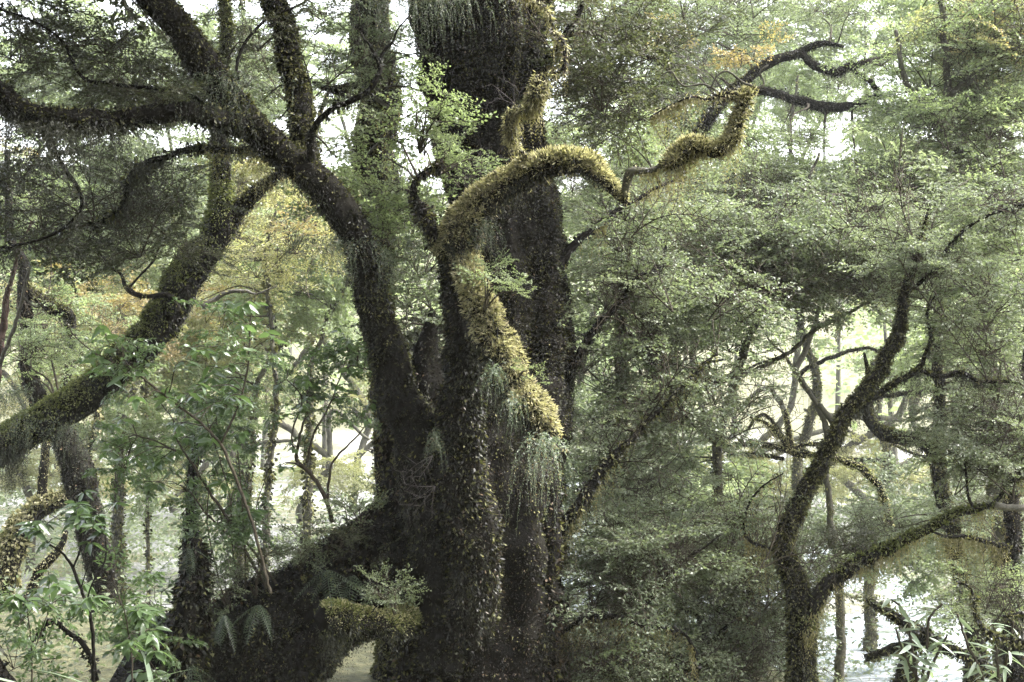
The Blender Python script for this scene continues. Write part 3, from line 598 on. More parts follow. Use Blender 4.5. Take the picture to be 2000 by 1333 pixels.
tree('forked_mossy_tree', 'slim moss coated tree forking in a Y at the lower right', 1570, 9.5,
     [(D(9.5, (1572, 1420, 42), (1570, 1333, 37), (1567, 1240, 35), (1556, 1150, 31), (1538, 1092, 27), (1532, 1045, 26), (1550, 1005, 25), (1585, 945, 22), (1618, 872, 21), (1650, 812, 20), (1700, 745, 19), (1744, 672, 18), (1764, 605, 16), (1776, 555, 14), (1788, 505, 12), (1794, 455, 8), (1810, 415, 4)),
       kw(OL, sides=24, moss=[('moss_dark', .5), ('moss_olive', 1.2)], dens=5000, L=.021, w=.0055, up=0, patch=.2, hang=(420, .10, 'strand_dark'))),
      (D(9.45, (1566, 1235, 24), (1590, 1180, 24), (1625, 1136, 21), (1670, 1102, 20), (1725, 1076, 18), (1785, 1046, 16), (1850, 1012, 14), (1910, 994, 12), (1942, 984, 9), (1972, 950, 11), (2015, 912, 11), (2080, 860, 9)),
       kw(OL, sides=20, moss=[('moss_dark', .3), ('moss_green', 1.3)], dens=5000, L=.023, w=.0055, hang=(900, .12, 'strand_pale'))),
      (D(9.5, (1660, 806, 12), (1705, 778, 12), (1752, 746, 11), (1790, 724, 11), (1808, 692, 8), (1818, 655, 7), (1812, 610, 5), (1830, 570, 4)), kw(OL, sides=12, dens=3500, L=.02, w=.005, hang=(260, .10, 'strand_dark'))),
      (D(9.5, (1790, 722, 9), (1838, 737, 9), (1878, 728, 9), (1912, 746, 8), (1960, 746, 7), (2020, 752, 6)), kw(OL, sides=10, dens=3500, L=.02, w=.005, hang=(260, .10, 'strand_dark'))),
      (D(9.5, (1772, 570, 9), (1800, 550, 8), (1832, 510, 9), (1872, 460, 8), (1920, 426, 7), (1996, 400, 6)), kw(OL, sides=10, dens=1200, L=.025, hang=(150, .08, 'strand_dark'))),
      (D(9.4, (1942, 985, 6), (1960, 990, 7), (2030, 995, 6)), dict(bark='bark_pale', sides=8)),
      (D(9.4, (1900, 990, 7), (1890, 960, 6), (1884, 900, 5), (1870, 850, 4)), kw(OL, sides=8, dens=900, L=.02)),
      (D(9.5, (1530, 1075, 9), (1490, 1068, 8), (1455, 1045, 6), (1460, 990, 6), (1490, 950, 4), (1530, 925, 3)), kw(OL, sides=8, dens=1500, L=.03, hang=(200, .16, 'strand_pale')))],
     [(1940, 610, 90, 60, 9.4, 10.3, 5, .8, 'leaf_mid'), (1930, 820, 70, 50, 9.3, 10.2, 6, .7, 'leaf_mid'), (1930, 890, 80, 40, 9.2, 10, 4, .75, 'leaf_mid'), (1850, 540, 60, 40, 9.4, 10, 3, .6, 'leaf_mid'), (1790, 460, 60, 40, 9.3, 9.8, 3, .6, 'leaf_mid'), (1690, 1060, 100, 25, 9.6, 10.3, 3, .6, 'leaf_dark', 'fan'),
      (1460, 1000, 50, 20, 9.4, 10, 2, .6, 'leaf_mid'), (1620, 1060, 60, 40, 9.6, 10.2, 3, .6, 'leaf_dark', 'fan'), (1900, 410, 100, 40, 9.5, 10.5, 5, .85, 'leaf_mid')])
tree('layered_beech_tree', 'broad leafy tree with drooping grey green layers filling the right middle', 1500, 11.6,
     [(D(11.6, (1440, 1300, 18), (1420, 1100, 16), (1400, 900, 15), (1430, 760, 14), (1470, 640, 12), (1520, 520, 10), (1560, 400, 8), (1600, 300, 6)), kw(OL, bark='bark_grey', sides=12, dens=1200, hang=(120, .2, 'strand_pale'))),
      (D(11.5, (1440, 740, 9), (1540, 690, 9), (1600, 640, 8), (1680, 600, 6), (1760, 560, 4)), kw(OL, bark='bark_grey', sides=8, dens=800, hang=(150, .15, 'strand_pale'))),
      (D(11.5, (1520, 520, 9), (1600, 500, 8), (1700, 470, 6), (1820, 430, 4)), kw(OL, bark='bark_grey', sides=8, dens=600)),
      (D(11.4, (1410, 880, 8), (1330, 800, 7), (1290, 690, 6), (1330, 560, 5), (1340, 480, 4)), kw(OL, bark='bark_grey', sides=8, dens=600, hang=(100, .15, 'strand_pale')))],
     [(1600, 480, 190, 60, 11, 12.4, 14, .95, 'leaf_mid'), (1540, 545, 170, 40, 11, 12.2, 10, .85, 'leaf_mid'), (1690, 510, 110, 40, 11, 12, 6, .8, 'leaf_mid'), (1410, 480, 110, 70, 10.8, 12, 9, .9, 'leaf_mid'), (1390, 640, 80, 50, 10.8, 12, 5, .8, 'leaf_mid'), (1340, 880, 50, 40, 11, 12, 2, .65, 'leaf_mid')])
tree('yellow_green_tree', 'tall tree with bright yellow green leaves filling the upper right corner', 1890, 13.5,
     [(D(13.5, (1960, 1250, 26), (1950, 1000, 24), (1930, 700, 22), (1910, 500, 20), (1880, 300, 16), (1850, 150, 12), (1830, -50, 8)), kw(OL, bark='bark_grey', dens=1300, hang=(200, .2, 'strand_pale'))),
      (D(13.4, (1880, 300, 10), (1820, 230, 8), (1770, 160, 6), (1750, 60, 4)), dict(bark='bark_grey', sides=8)),
      (D(13.4, (1860, 190, 9), (1920, 130, 7), (1990, 110, 5)), dict(bark='bark_grey', sides=8)),
      (D(13.3, (1895, 400, 9), (1820, 380, 7), (1760, 330, 5)), dict(bark='bark_grey', sides=8)),
      (D(13.2, (1900, 430, 10), (1960, 380, 8), (2030, 350, 6)), dict(bark='bark_grey', sides=8))],
     [(1850, 90, 150, 70, 13, 15, 12, 1.05, 'leaf_light'), (1950, 60, 80, 70, 13, 14.5, 7, 1.0, 'leaf_yellow'), (1870, 230, 130, 50, 12.8, 14, 9, 1.0, 'leaf_light'), (1820, 360, 140, 45, 12.4, 13.6, 9, 1.0, 'leaf_mid'), (1950, 330, 80, 50, 12.6, 14, 6, 1.0, 'leaf_light'),
      (1790, 440, 130, 30, 12, 13, 6, .95, 'leaf_light'), (1960, 490, 60, 50, 12.5, 13.5, 3, .9, 'leaf_light'), (1950, 180, 60, 40, 13, 14, 3, .9, 'leaf_mid')])
tree('looping_limb_tree', 'hazy tree whose mossy limbs make a loop against the sky at upper right', 1290, 15,
     [(D(15, (1280, 1250, 36), (1285, 1000, 34), (1290, 850, 30), (1280, 650, 26), (1290, 450, 22), (1340, 300, 20), (1400, 205, 18), (1455, 158, 16), (1500, 125, 15), (1560, 100, 12), (1605, 84, 10), (1650, 92, 6)), kw(OL, bark='bark_dark', moss=[('moss_dark', .9), ('moss_olive', .5)], sides=18, hang=(500, .25, 'strand_dark'))),
      (D(15, (1560, 102, 9), (1592, 128, 13), (1632, 140, 13), (1664, 128, 12), (1720, 114, 8), (1770, 100, 4)), kw(OL, moss='moss_dark', hang=(160, .2, 'strand_dark'))),
      (D(14.9, (1420, 180, 13), (1500, 180, 13), (1555, 196, 13), (1610, 210, 15), (1670, 204, 12), (1715, 188, 10), (1708, 168, 9), (1680, 145, 8), (1662, 132, 8)), kw(OL, moss='moss_dark', hang=(260, .25, 'strand_dark')))],
     [(1400, 60, 100, 70, 14.5, 16.5, 8, 1.0, 'leaf_mid'), (1600, 10, 80, 20, 14.5, 16, 3, .7, 'leaf_mid'), (1330, 180, 80, 90, 15, 16.5, 7, .95, 'leaf_light'), (1480, 340, 120, 40, 14, 16, 7, .9, 'leaf_light'), (1420, 380, 120, 50, 14, 16, 8, 1.0, 'leaf_mid'), (1640, 370, 90, 30, 14, 15.5, 5, .85, 'leaf_light'), (1560, 400, 110, 40, 13.5, 15, 7, .95, 'leaf_mid'),
      (1550, 270, 130, 25, 14, 15, 4, .55, 'leaf_light'), (1680, 240, 60, 30, 15, 16, 2, .5, 'leaf_mid', 'fan'), (1310, 100, 70, 60, 14, 15, 2, .8, 'leaf_rust', 'fan'), (1470, 110, 50, 20, 14, 15, 2, .8, 'leaf_rust', 'fan'), (1620, 170, 80, 20, 15, 16, 2, .7, 'leaf_mid', 'fan')], connect=.3)
tree('low_beech_tree', 'low spreading beech with fine twigs right of the giant trunk base', 1370, 10.6,
     [(D(10.6, (1400, 1420, 14), (1390, 1320, 13), (1370, 1220, 11), (1350, 1120, 9), (1310, 1040, 7), (1290, 980, 5)), kw(OL, bark='bark_grey', sides=10, dens=1200, hang=(200, .18, 'strand_pale'))),
      (D(10.5, (1380, 1260, 8), (1440, 1200, 7), (1480, 1120, 6), (1500, 1040, 4)), kw(OL, sides=8, dens=900, hang=(160, .2, 'strand_pale'))),
      (D(10.5, (1365, 1200, 7), (1300, 1180, 6), (1240, 1150, 5), (1180, 1120, 4)), kw(OL, sides=8, dens=900, hang=(160, .2, 'strand_pale')))],
     [(1400, 1090, 100, 40, 10.2, 11.4, 6, .8, 'leaf_mid'), (1290, 1010, 80, 40, 10.2, 11.2, 5, .85, 'leaf_mid'), (1430, 1250, 90, 70, 10.2, 11.4, 8, .85, 'leaf_mid'), (1330, 1300, 100, 40, 10, 11, 6, .8, 'leaf_mid'), (1480, 1140, 50, 40, 10.3, 11, 3, .7, 'leaf_dark'), (1290, 1140, 80, 50, 10.2, 11, 5, .8, 'leaf_mid')])
tree('dark_edge_tree', 'dark upright trunk with ferny moss on the far right edge', 1978, 11.5,
     [(D(11.5, (1982, 1250, 26), (1978, 1140, 24), (1976, 1020, 22), (1985, 900, 20), (2010, 700, 18), (2030, 400, 14)), kw(OL, moss=DK, sides=16, hang=(200, .2, 'strand_dark'))),
      (D(11.4, (1972, 1070, 11), (1930, 1060, 10), (1890, 1050, 9), (1850, 1048, 7), (1820, 1040, 4)), kw(OL, sides=10, hang=(420, .22, 'strand_pale')))],
     [(1950, 1180, 50, 40, 11, 11.6, 3, .8, 'leaf_light'), (1890, 1160, 60, 30, 11, 12, 2, .7, 'leaf_mid'), (1990, 960, 30, 40, 11, 12, 2, .7, 'leaf_dark')])
tree('pale_moss_post_tree', 'short trunk wrapped in pale hanging moss seen through leaves right of the giant trunk', 1212, 12.5,
     [(D(12.5, (1222, 1250, 20), (1218, 1000, 19), (1214, 800, 18), (1212, 700, 17), (1210, 610, 16), (1216, 540, 12), (1230, 470, 8)), kw(OL, moss='moss_olive', hang=(500, .25, 'strand_pale')))],
     [(1170, 900, 80, 60, 12, 13, 5, .9, 'leaf_mid'), (1240, 930, 70, 50, 12, 13, 4, .9, 'leaf_mid'), (1260, 440, 80, 60, 12, 13, 4, .9, 'leaf_mid'), (1130, 350, 60, 80, 11.5, 13, 4, .9, 'leaf_mid'), (1180, 260, 80, 60, 11.5, 13, 5, .9, 'leaf_light')])
tree('thin_gap_tree', 'thin crooked pale tree standing in the bright gap at right', 1612, 13,
     [(D(13, (1640, 1150, 14), (1620, 1000, 11), (1614, 900, 10), (1612, 830, 10), (1590, 780, 9), (1560, 735, 9), (1545, 715, 8), (1530, 690, 5), (1500, 660, 4)), kw(OL, bark='bark_grey', moss='moss_olive', dens=900)),
      (D(13, (1552, 722, 6), (1570, 690, 6), (1582, 660, 5), (1600, 600, 4)), dict(bark='bark_pale', sides=8)),
      (D(13, (1640, 860, 7), (1622, 820, 7), (1600, 790, 6)), dict(bark='bark_grey', sides=8))],
     [(1480, 650, 60, 30, 12.5, 13.5, 2, .6, 'leaf_mid', 'fan'), (1590, 610, 60, 30, 12.5, 13.5, 3, .7, 'leaf_dark', 'fan')])
tree('curved_moss_limb_tree', 'mossy tree bowing low behind the Y fork in the bright gap', 1790, 14,
     [(D(14, (1900, 1250, 24), (1860, 1050, 22), (1815, 880, 20), (1760, 858, 19), (1710, 835, 17), (1690, 800, 14), (1700, 740, 11), (1690, 690, 6)), kw(OL, sides=16, dens=1800, hang=(260, .15, 'strand_pale'))),
      (D(14, (1830, 900, 16), (1835, 780, 16), (1830, 650, 14), (1850, 450, 10)), kw(OL, sides=12, hang=(200, .2, 'strand_pale')))],
     [(1910, 660, 60, 50, 13.6, 14.8, 3, .9, 'leaf_light'), (1920, 770, 60, 50, 13.5, 14.8, 4, .9, 'leaf_mid'), (1870, 1000, 60, 30, 13.5, 14.5, 3, .8, 'leaf_mid'), (1770, 1020, 70, 20, 13.5, 14.5, 3, .7, 'leaf_mid'), (1850, 480, 60, 40, 13.5, 14.5, 3, .9, 'leaf_mid')])
# left hand background
tree('crooked_dark_tree', 'dark crooked trunk passing under the arching tree at the left', 60, 14,
     [(D(14, (200, 1180, 36), (178, 1010, 36), (152, 915, 40), (118, 850, 30), (80, 790, 24), (58, 720, 21), (52, 620, 20), (48, 540, 16), (20, 440, 12), (10, 300, 9)), kw(OL, moss=DK, sides=16, dens=1600, hang=(500, .25, 'strand_dark'))),
      (D(14, (115, 855, 10), (140, 640, 14), (100, 600, 18), (60, 570, 14), (40, 520, 8)), kw(OL, sides=10, name='limb', hang=(200, .15, 'strand_dark')))],
     [(60, 600, 90, 50, 13.5, 15, 3, .9, 'leaf_light'), (120, 720, 60, 40, 13.5, 15, 2, .8, 'leaf_light'), (30, 420, 60, 40, 14, 15, 3, .9, 'leaf_light')])
tree('golden_arched_tree', 'sunlit golden moss trunk arching at the left edge', 0, 16,
     [(D(16, (-30, 1300, 40), (0, 1150, 38), (30, 1060, 34), (70, 1000, 30), (120, 975, 24), (160, 955, 18), (170, 900, 14), (185, 820, 12), (190, 700, 9)), kw(OL, moss=[('moss_gold', 1.0), ('moss_olive', .7)], dens=1300, L=.05, w=.014, hang=(400, .2, 'strand_pale'))),
      (D(16, (78, 1000, 14), (84, 930, 14), (88, 860, 12), (70, 760, 10), (90, 650, 8)), kw(OL, moss='moss_gold', dens=900, hang=(160, .2, 'strand_pale'))),
      (D(15.6, (40, 1230, 16), (70, 1130, 15), (110, 1080, 12), (130, 1040, 8)), kw(OL, moss='moss_gold', dens=1200, hang=(200, .2, 'strand_pale')))],
     [(120, 620, 100, 80, 16, 18, 4, 1.0, 'leaf_yellow'), (60, 330, 60, 40, 15.5, 16.5, 1, .8, 'leaf_rust', 'fan'), (200, 700, 80, 60, 16, 18, 3, 1.0, 'leaf_light')])
for (label, px, d, pts, ells) in [
    ('slim olive trunk standing just left of the round leaved bush', 525, 15, [(515, 1150, 15), (520, 1040, 14), (522, 960, 13), (530, 880, 13), (540, 780, 11), (530, 640, 9), (520, 500, 7), (540, 400, 5)], [(560, 450, 90, 60, 14.5, 16, 5, .9, 'leaf_yellow'), (540, 560, 70, 40, 15, 16, 2, .8, 'leaf_yellow'), (565, 430, 40, 30, 14.3, 15, 2, .8, 'leaf_rust', 'fan'), (410, 590, 60, 30, 14.5, 15.5, 2, .8, 'leaf_rust', 'fan')]),
    ('thin grey trunk rising behind the sapling stems', 287, 19, [(290, 1100, 8), (288, 1000, 8), (290, 900, 7), (284, 780, 7), (292, 640, 6), (280, 480, 5)], [(260, 620, 100, 70, 18, 21, 5, 1.1, 'leaf_yellow'), (210, 600, 80, 60, 17.5, 18.5, 2, .7, 'leaf_rust'), (300, 820, 80, 50, 18, 20, 3, 1.0, 'leaf_light')]),
    ('hazy forked tree seen between the arching tree and the giant limb', 605, 18, [(600, 1100, 14), (604, 900, 13), (606, 740, 12), (622, 680, 10), (640, 620, 8), (665, 580, 6), (690, 520, 4)], [(620, 520, 80, 60, 17.5, 19.5, 4, 1.0, 'leaf_light'), (660, 440, 60, 60, 17, 19, 4, 1.0, 'leaf_yellow'), (560, 600, 60, 40, 18, 20, 2, .9, 'leaf_light')]),
    ('low crooked tree leaning over the pale stream behind the sapling', 540, 20, [(470, 1100, 12), (490, 900, 11), (500, 760, 10), (530, 700, 10), (560, 660, 9), (590, 620, 6), (640, 600, 4)], [(480, 640, 80, 50, 19, 21, 3, 1.0, 'leaf_yellow'), (430, 760, 90, 50, 19, 22, 3, 1.1, 'leaf_light')]),
    ('distant tree with olive leaves above the horizontal black branch', 200, 22, [(230, 1000, 16), (240, 700, 15), (245, 400, 13), (235, 200, 11), (245, 60, 8)], [(150, 160, 150, 60, 20, 24, 7, 1.1, 'leaf_mid'), (270, 280, 100, 60, 20, 24, 4, 1.1, 'leaf_mid'), (100, 480, 120, 50, 20, 24, 4, 1.1, 'leaf_light'), (300, 400, 80, 40, 20, 23, 3, 1.1, 'leaf_mid')]),
    ('distant tree whose crown shows between the two upper left limbs', 470, 24, [(470, 1000, 16), (478, 700, 15), (470, 400, 13), (480, 150, 10), (470, 0, 7)], [(450, 90, 80, 60, 22, 26, 3, 1.1, 'leaf_mid'), (520, 330, 90, 60, 22, 26, 4, 1.1, 'leaf_yellow'), (590, 420, 60, 40, 22, 25, 2, 1.1, 'leaf_yellow'), (420, 560, 90, 50, 22, 26, 3, 1.1, 'leaf_yellow')])]:
    sc_ = kw(OL, bark='bark_grey', sides=12, dens=700, L=.05, w=.016, hang=(120, .3, 'strand_pale'))
    tree('background_tree', label, px, d, [([(x, y, d, r) for x, y, r in pts], sc_)], [(*e, 'big') if e[4] > 17 else e for e in ells], group='hazy trees behind on the left')
for (label, px, d, ells) in [
    ('far tree filling the view right of the Y fork top', 1700, 22, [(1700, 560, 150, 40, 20, 24, 2, 1.0, 'leaf_yellow'), (1880, 540, 100, 50, 20, 24, 4, 1.2, 'leaf_light')]),
    ('far tree with pale green crown under the looping limbs', 1560, 24, [(1560, 440, 150, 40, 22, 26, 5, 1.2, 'leaf_light'), (1420, 380, 120, 50, 22, 26, 4, 1.2, 'leaf_light'), (1720, 430, 120, 40, 22, 26, 4, 1.2, 'leaf_light')]),
    ('far tree with olive crown in the top right behind the yellow green tree', 1900, 25, [(1820, 20, 130, 60, 23, 27, 5, 1.2, 'leaf_light'), (1950, 200, 90, 90, 23, 27, 5, 1.2, 'leaf_light'), (1500, 30, 80, 40, 23, 27, 3, 1.2, 'leaf_mid'), (1590, 150, 140, 60, 25, 28, 6, .8, 'leaf_light'), (1800, 280, 60, 60, 23, 27, 3, 1.2, 'leaf_light')]),
    ('far tree crown just right of the upper giant trunk', 1250, 23, [(1250, 60, 110, 70, 20, 25, 5, 1.2, 'leaf_mid'), (1300, 300, 120, 80, 20, 25, 6, 1.2, 'leaf_light')]),
    ('far tree low behind the giant trunk on the right', 1330, 21, [(1280, 960, 120, 60, 18, 22, 5, 1.2, 'leaf_light'), (1420, 1060, 120, 50, 18, 22, 4, 1.1, 'leaf_mid'), (1200, 800, 80, 90, 18, 22, 4, 1.2, 'leaf_mid')]),
    ('far tree low behind the bamboo at the right edge', 1950, 20, [(1930, 1010, 80, 50, 17, 21, 4, 1.1, 'leaf_mid'), (1650, 1060, 110, 30, 17, 21, 3, 1.0, 'leaf_mid'), (1790, 1070, 90, 30, 17, 21, 2, 1.0, 'leaf_light'), (1920, 650, 80, 60, 17, 21, 3, 1.1, 'leaf_light')])]:
    x0, y0 = ells[0][0], ells[0][1]
    w_ = rng.normal(size=8) * 55
    tree('background_tree', label, px, d, [([(px, 1050, d, 15), (px + w_[0], 900, d, 14), (px + w_[1], 760, d, 12), (px + w_[2], 600, d, 11), (px + w_[3], 450, d, 8), (px + w_[4], 300, d, 7), (px, min(y0, 150), d, 5)], kw(OL, bark='bark_grey', sides=10, dens=900, L=.04, w=.012, hang=(200, .3, 'strand_pale'))),
        ([(px + w_[1], 780, d, 9), (px + 70 + w_[5], 730, d, 8), (px + 120, 690 + w_[6], d, 7), (px + 180, 700, d, 4)], kw(OL, sides=8, dens=900, L=.04, hang=(150, .3, 'strand_pale'))), ([(px + w_[0], 900, d, 8), (px - 70, 860 + w_[7], d, 7), (px - 130, 880, d, 6), (px - 190, 850, d, 4)], kw(OL, sides=8, dens=900, L=.04, hang=(150, .3, 'strand_pale')))],
         [(*e, 'big') for e in ells], group='hazy trees behind on the right')

far_rows = [('left', 'pale misty tree standing farthest back %s', [(60, 'at the left edge'), (190, 'under the arching trunk'), (340, 'behind the sapling'), (450, 'right of the broken snag'), (590, 'behind the round leaved bush'), (690, 'against the left side of the giant trunk')]),
            ('right', 'pale misty tree standing farthest back %s', [(1180, 'just right of the giant trunk'), (1440, 'left of the bright gap'), (1560, 'inside the bright gap'), (1690, 'right of the bright gap'), (1830, 'behind the bowing tree'), (1950, 'behind the right edge trunk')])]
for side, text, row in far_rows:
    for k, (px, where) in enumerate(row):
        d = 30 + 5 * (k % 3); w_ = rng.normal(size=8) * 52; lo_ = 780 if 1440 <= px <= 1690 else 700
        tree('misty_tree', text % where, px, d, [([(px, 980, d, 8), (px + w_[0], 900, d, 7), (px + w_[1], 800, d, 6.5), (px + w_[2], 650, d, 6), (px + w_[3], 500, d, 5), (px, 340, d, 4), (px + w_[6], 150, d, 3), (px, 20, d, 2)], dict(bark='bark_grey', sides=8)),
             ([(px + w_[0], 890, d, 6), (px + 60, 850 + w_[4], d, 5), (px + 130, 860, d, 3)], dict(bark='bark_grey', sides=6)), ([(px + w_[1], 820, d, 6), (px - 60, 780 + w_[5], d, 5), (px - 120, 800, d, 3)], dict(bark='bark_grey', sides=6))],
             [(px, 430, 90, 100, d - 2, d + 2, 4, 1.5, 'leaf_light', 'big'), (px, 130, 110, 130, d - 2, d + 2, 4, 1.3, 'leaf_light', 'big'), (px, 770, 90, 50, d - 2, d + 2, 2 if side == 'left' else 0, .9, 'leaf_yellow', 'big'), (px, lo_ - 90, 90, 60, d - 2, d + 2, 1 if lo_ == 780 else 2, 1.1, 'leaf_light', 'big'), (px + rng.normal() * 30, 930, 70, 30, d - 2, d + 2, 2, 1.2, 'leaf_yellow', 'big')], group='pale trees farthest back on the ' + side)

# fallen mossy boughs
def bough(name, label, cat, d, stems_, **k):
    t = thing(name, label, cat, tuple(P(*stems_[0][0][:2], d)))
    for n_, pts in enumerate(stems_): stem(t, 'stem' if n_ == 0 else 'branch', [(x, y, d, r) for x, y, r in pts], **k)
    return t
bough('fallen_bough', 'tangle of golden mossy fallen boughs lying in the bright gap', 'fallen branch', 15, [
    [(1390, 875, 8), (1450, 868, 9), (1510, 872, 10), (1560, 888, 10), (1620, 892, 9), (1680, 915, 12), (1720, 960, 11), (1740, 1040, 10)], [(1545, 885, 9), (1520, 850, 8), (1500, 830, 7), (1465, 815, 5)], [(1550, 888, 8), (1542, 850, 10), (1538, 820, 9), (1534, 800, 6)],
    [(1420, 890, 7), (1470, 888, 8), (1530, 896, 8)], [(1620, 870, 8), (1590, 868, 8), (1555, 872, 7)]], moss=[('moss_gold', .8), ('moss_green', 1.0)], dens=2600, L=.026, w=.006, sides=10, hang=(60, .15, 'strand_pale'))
bough('mossy_fallen_log', 'mossy fallen log crossing the bright ground at the lower right', 'log', 12, [
    [(1690, 1285, 14), (1750, 1268, 18), (1800, 1258, 20), (1850, 1266, 18), (1900, 1290, 18), (1970, 1330, 20)], [(1690, 1170, 14), (1740, 1200, 17), (1800, 1235, 18), (1840, 1258, 14)], [(1780, 1270, 22), (1770, 1310, 26), (1760, 1360, 30), (1755, 1460, 34)]],
    moss=[('moss_dark', .8), ('moss_olive', .8)], dens=1700, L=.04, sides=16, hang=(120, .12, 'strand_pale'))
bough('bowed_branch', 'bowed mossy branch curving into the right edge above the log', 'branch', 10.2, [
    [(2080, 1300, 22), (2020, 1268, 18), (1970, 1250, 12), (1930, 1236, 12), (1908, 1212, 11), (1903, 1180, 8), (1895, 1150, 6), (1870, 1138, 4)], [(1960, 1205, 7), (2000, 1198, 9), (2060, 1190, 8)]], moss=[('moss_olive', 1.0), ('moss_dark', .6)], dens=2400, L=.035, sides=12, hang=(90, .08, 'strand_dark'))
bough('curled_dead_branch', 'curled dead branch with dark moss in front of the lower left stream', 'branch', 8.2, [
    [(190, 1330, 10), (182, 1300, 12), (165, 1262, 12), (140, 1240, 10), (112, 1218, 10), (95, 1212, 8), (85, 1230, 7), (92, 1270, 4)], [(105, 1216, 6), (82, 1226, 5), (66, 1250, 4), (62, 1275, 3), (80, 1288, 3), (110, 1286, 2.5)], [(110, 1218, 4), (140, 1208, 3), (165, 1190, 2.5)]], moss=DK, dens=1900, L=.03, sides=10)
bough('pale_leaning_stick', 'thin pale bare stick leaning at the left edge', 'branch', 9.5, [
    [(-20, 760, 4), (8, 690, 4), (28, 640, 4), (42, 590, 3.5), (52, 545, 3), (60, 520, 2)], [(45, 580, 2), (70, 600, 2), (90, 590, 1.5)]], bark='bark_pale', sides=7)
bough('reddish_trunk', 'peeling reddish brown slender stem at the left edge', 'tree', 11, [
    [(-40, 1300, 20), (-25, 900, 18), (-5, 720, 15), (8, 620, 13), (18, 570, 11), (28, 530, 9), (40, 480, 6), (60, 430, 4)]], bark='bark_red', moss='moss_dark', dens=500, L=.03, sides=14)

# ------------------------------------------------------------------ shrubs with countable leaves
def leaf_mesh(name, L, w, mname, rows=5, curl=.25, fold=.3):
    t = np.linspace(0, 1, rows + 1); prof = np.sin(np.pi * t ** .8) ** .8 * w; v, q = [], []
    for k, tt in enumerate(t):
        z = -curl * L * tt * tt
        v += [(L * tt, -prof[k], z + fold * prof[k]), (L * tt, 0, z), (L * tt, prof[k], z + fold * prof[k])]
    for k in range(rows):
        a = 3 * k; q += [(a, a + 3, a + 4, a + 1), (a + 1, a + 4, a + 5, a + 2)]
    return mesh_from(name, np.array(v), [np.array(q)], [M[mname]], [0], True)

def shrub(name, label, base, stems_, d, leaf, tips, mname='leaf_shrub', group=None, per=6, r_scale=1.0, bark='twig', spread=.05, maxleaf=290, droop=.35, fol=(), fmat='leaf_shrub', fsc=.75):
    """stems drawn as tubes; `tips` image ellipses (cx,cy,rx,ry,n) hold leafy twigs that branch from the nearest stem point"""
    t = thing(name, label, 'shrub', base, group); pp = []
    for k, pts in enumerate(stems_):
        _, p = stem(t, 'stem', [(x, y, d + (dd[0] if dd else 0), r * r_scale * .46) for x, y, r, *dd in pts], bark=bark, sides=7, rough=.12, wob=.6); pp.append(p)
    nodes = np.vstack(pp); cnt = 0
    for (cx, cy_, rx, ry, n) in tips:
        for _ in range(n):
            a = rng.uniform(0, 6.28); rr = math.sqrt(rng.random()); dd = d + rng.uniform(-.45, .45)
            tip = P(cx + rx * rr * math.cos(a), cy_ + ry * rr * math.sin(a), dd)
            k = int(np.argmin(np.linalg.norm(nodes[:, :3] - tip, axis=1) + np.clip(nodes[:, 2] - tip[2], 0, None) * .6))
            twiggy(t, nodes[k, :3], tip, min(nodes[k, 3] * .7, .006), .002, bark, sag=.06, name='twig', sides=4)
            ax = norm((tip - nodes[k, :3])[None])[0]
            for j in range(per):
                if cnt >= maxleaf: break
                o = obj('leaf', leaf[rng.integers(len(leaf))], t, tip - ax * spread * j / per * 2.2 + rng.normal(size=3) * .004)
                az = 2.4 * j + rng.random() * 1.0
                o.rotation_euler = (rng.normal() * .45, rng.uniform(-.3, .55) + droop * .5, az); s = rng.uniform(.7, 1.2); o.scale = (s, s, s); cnt += 1
    if fol:
        cr = obj('crown', None, t, base)
        for (cx, cy_, rx, ry, n) in fol:
            for _ in range(n):
                a = rng.uniform(0, 6.28); rr = math.sqrt(rng.random()); q = P(cx + rx * rr * math.cos(a), cy_ + ry * rr * math.sin(a), d + rng.uniform(-.2, .6))
                k = int(np.argmin(np.linalg.norm(nodes[:, :3] - q, axis=1))); twiggy(t, nodes[k, :3], q, .004, .002, bark, name='twig', sides=4)
                foliage(cr, q, fsc, fmat, 'shrub', .4)
    return t

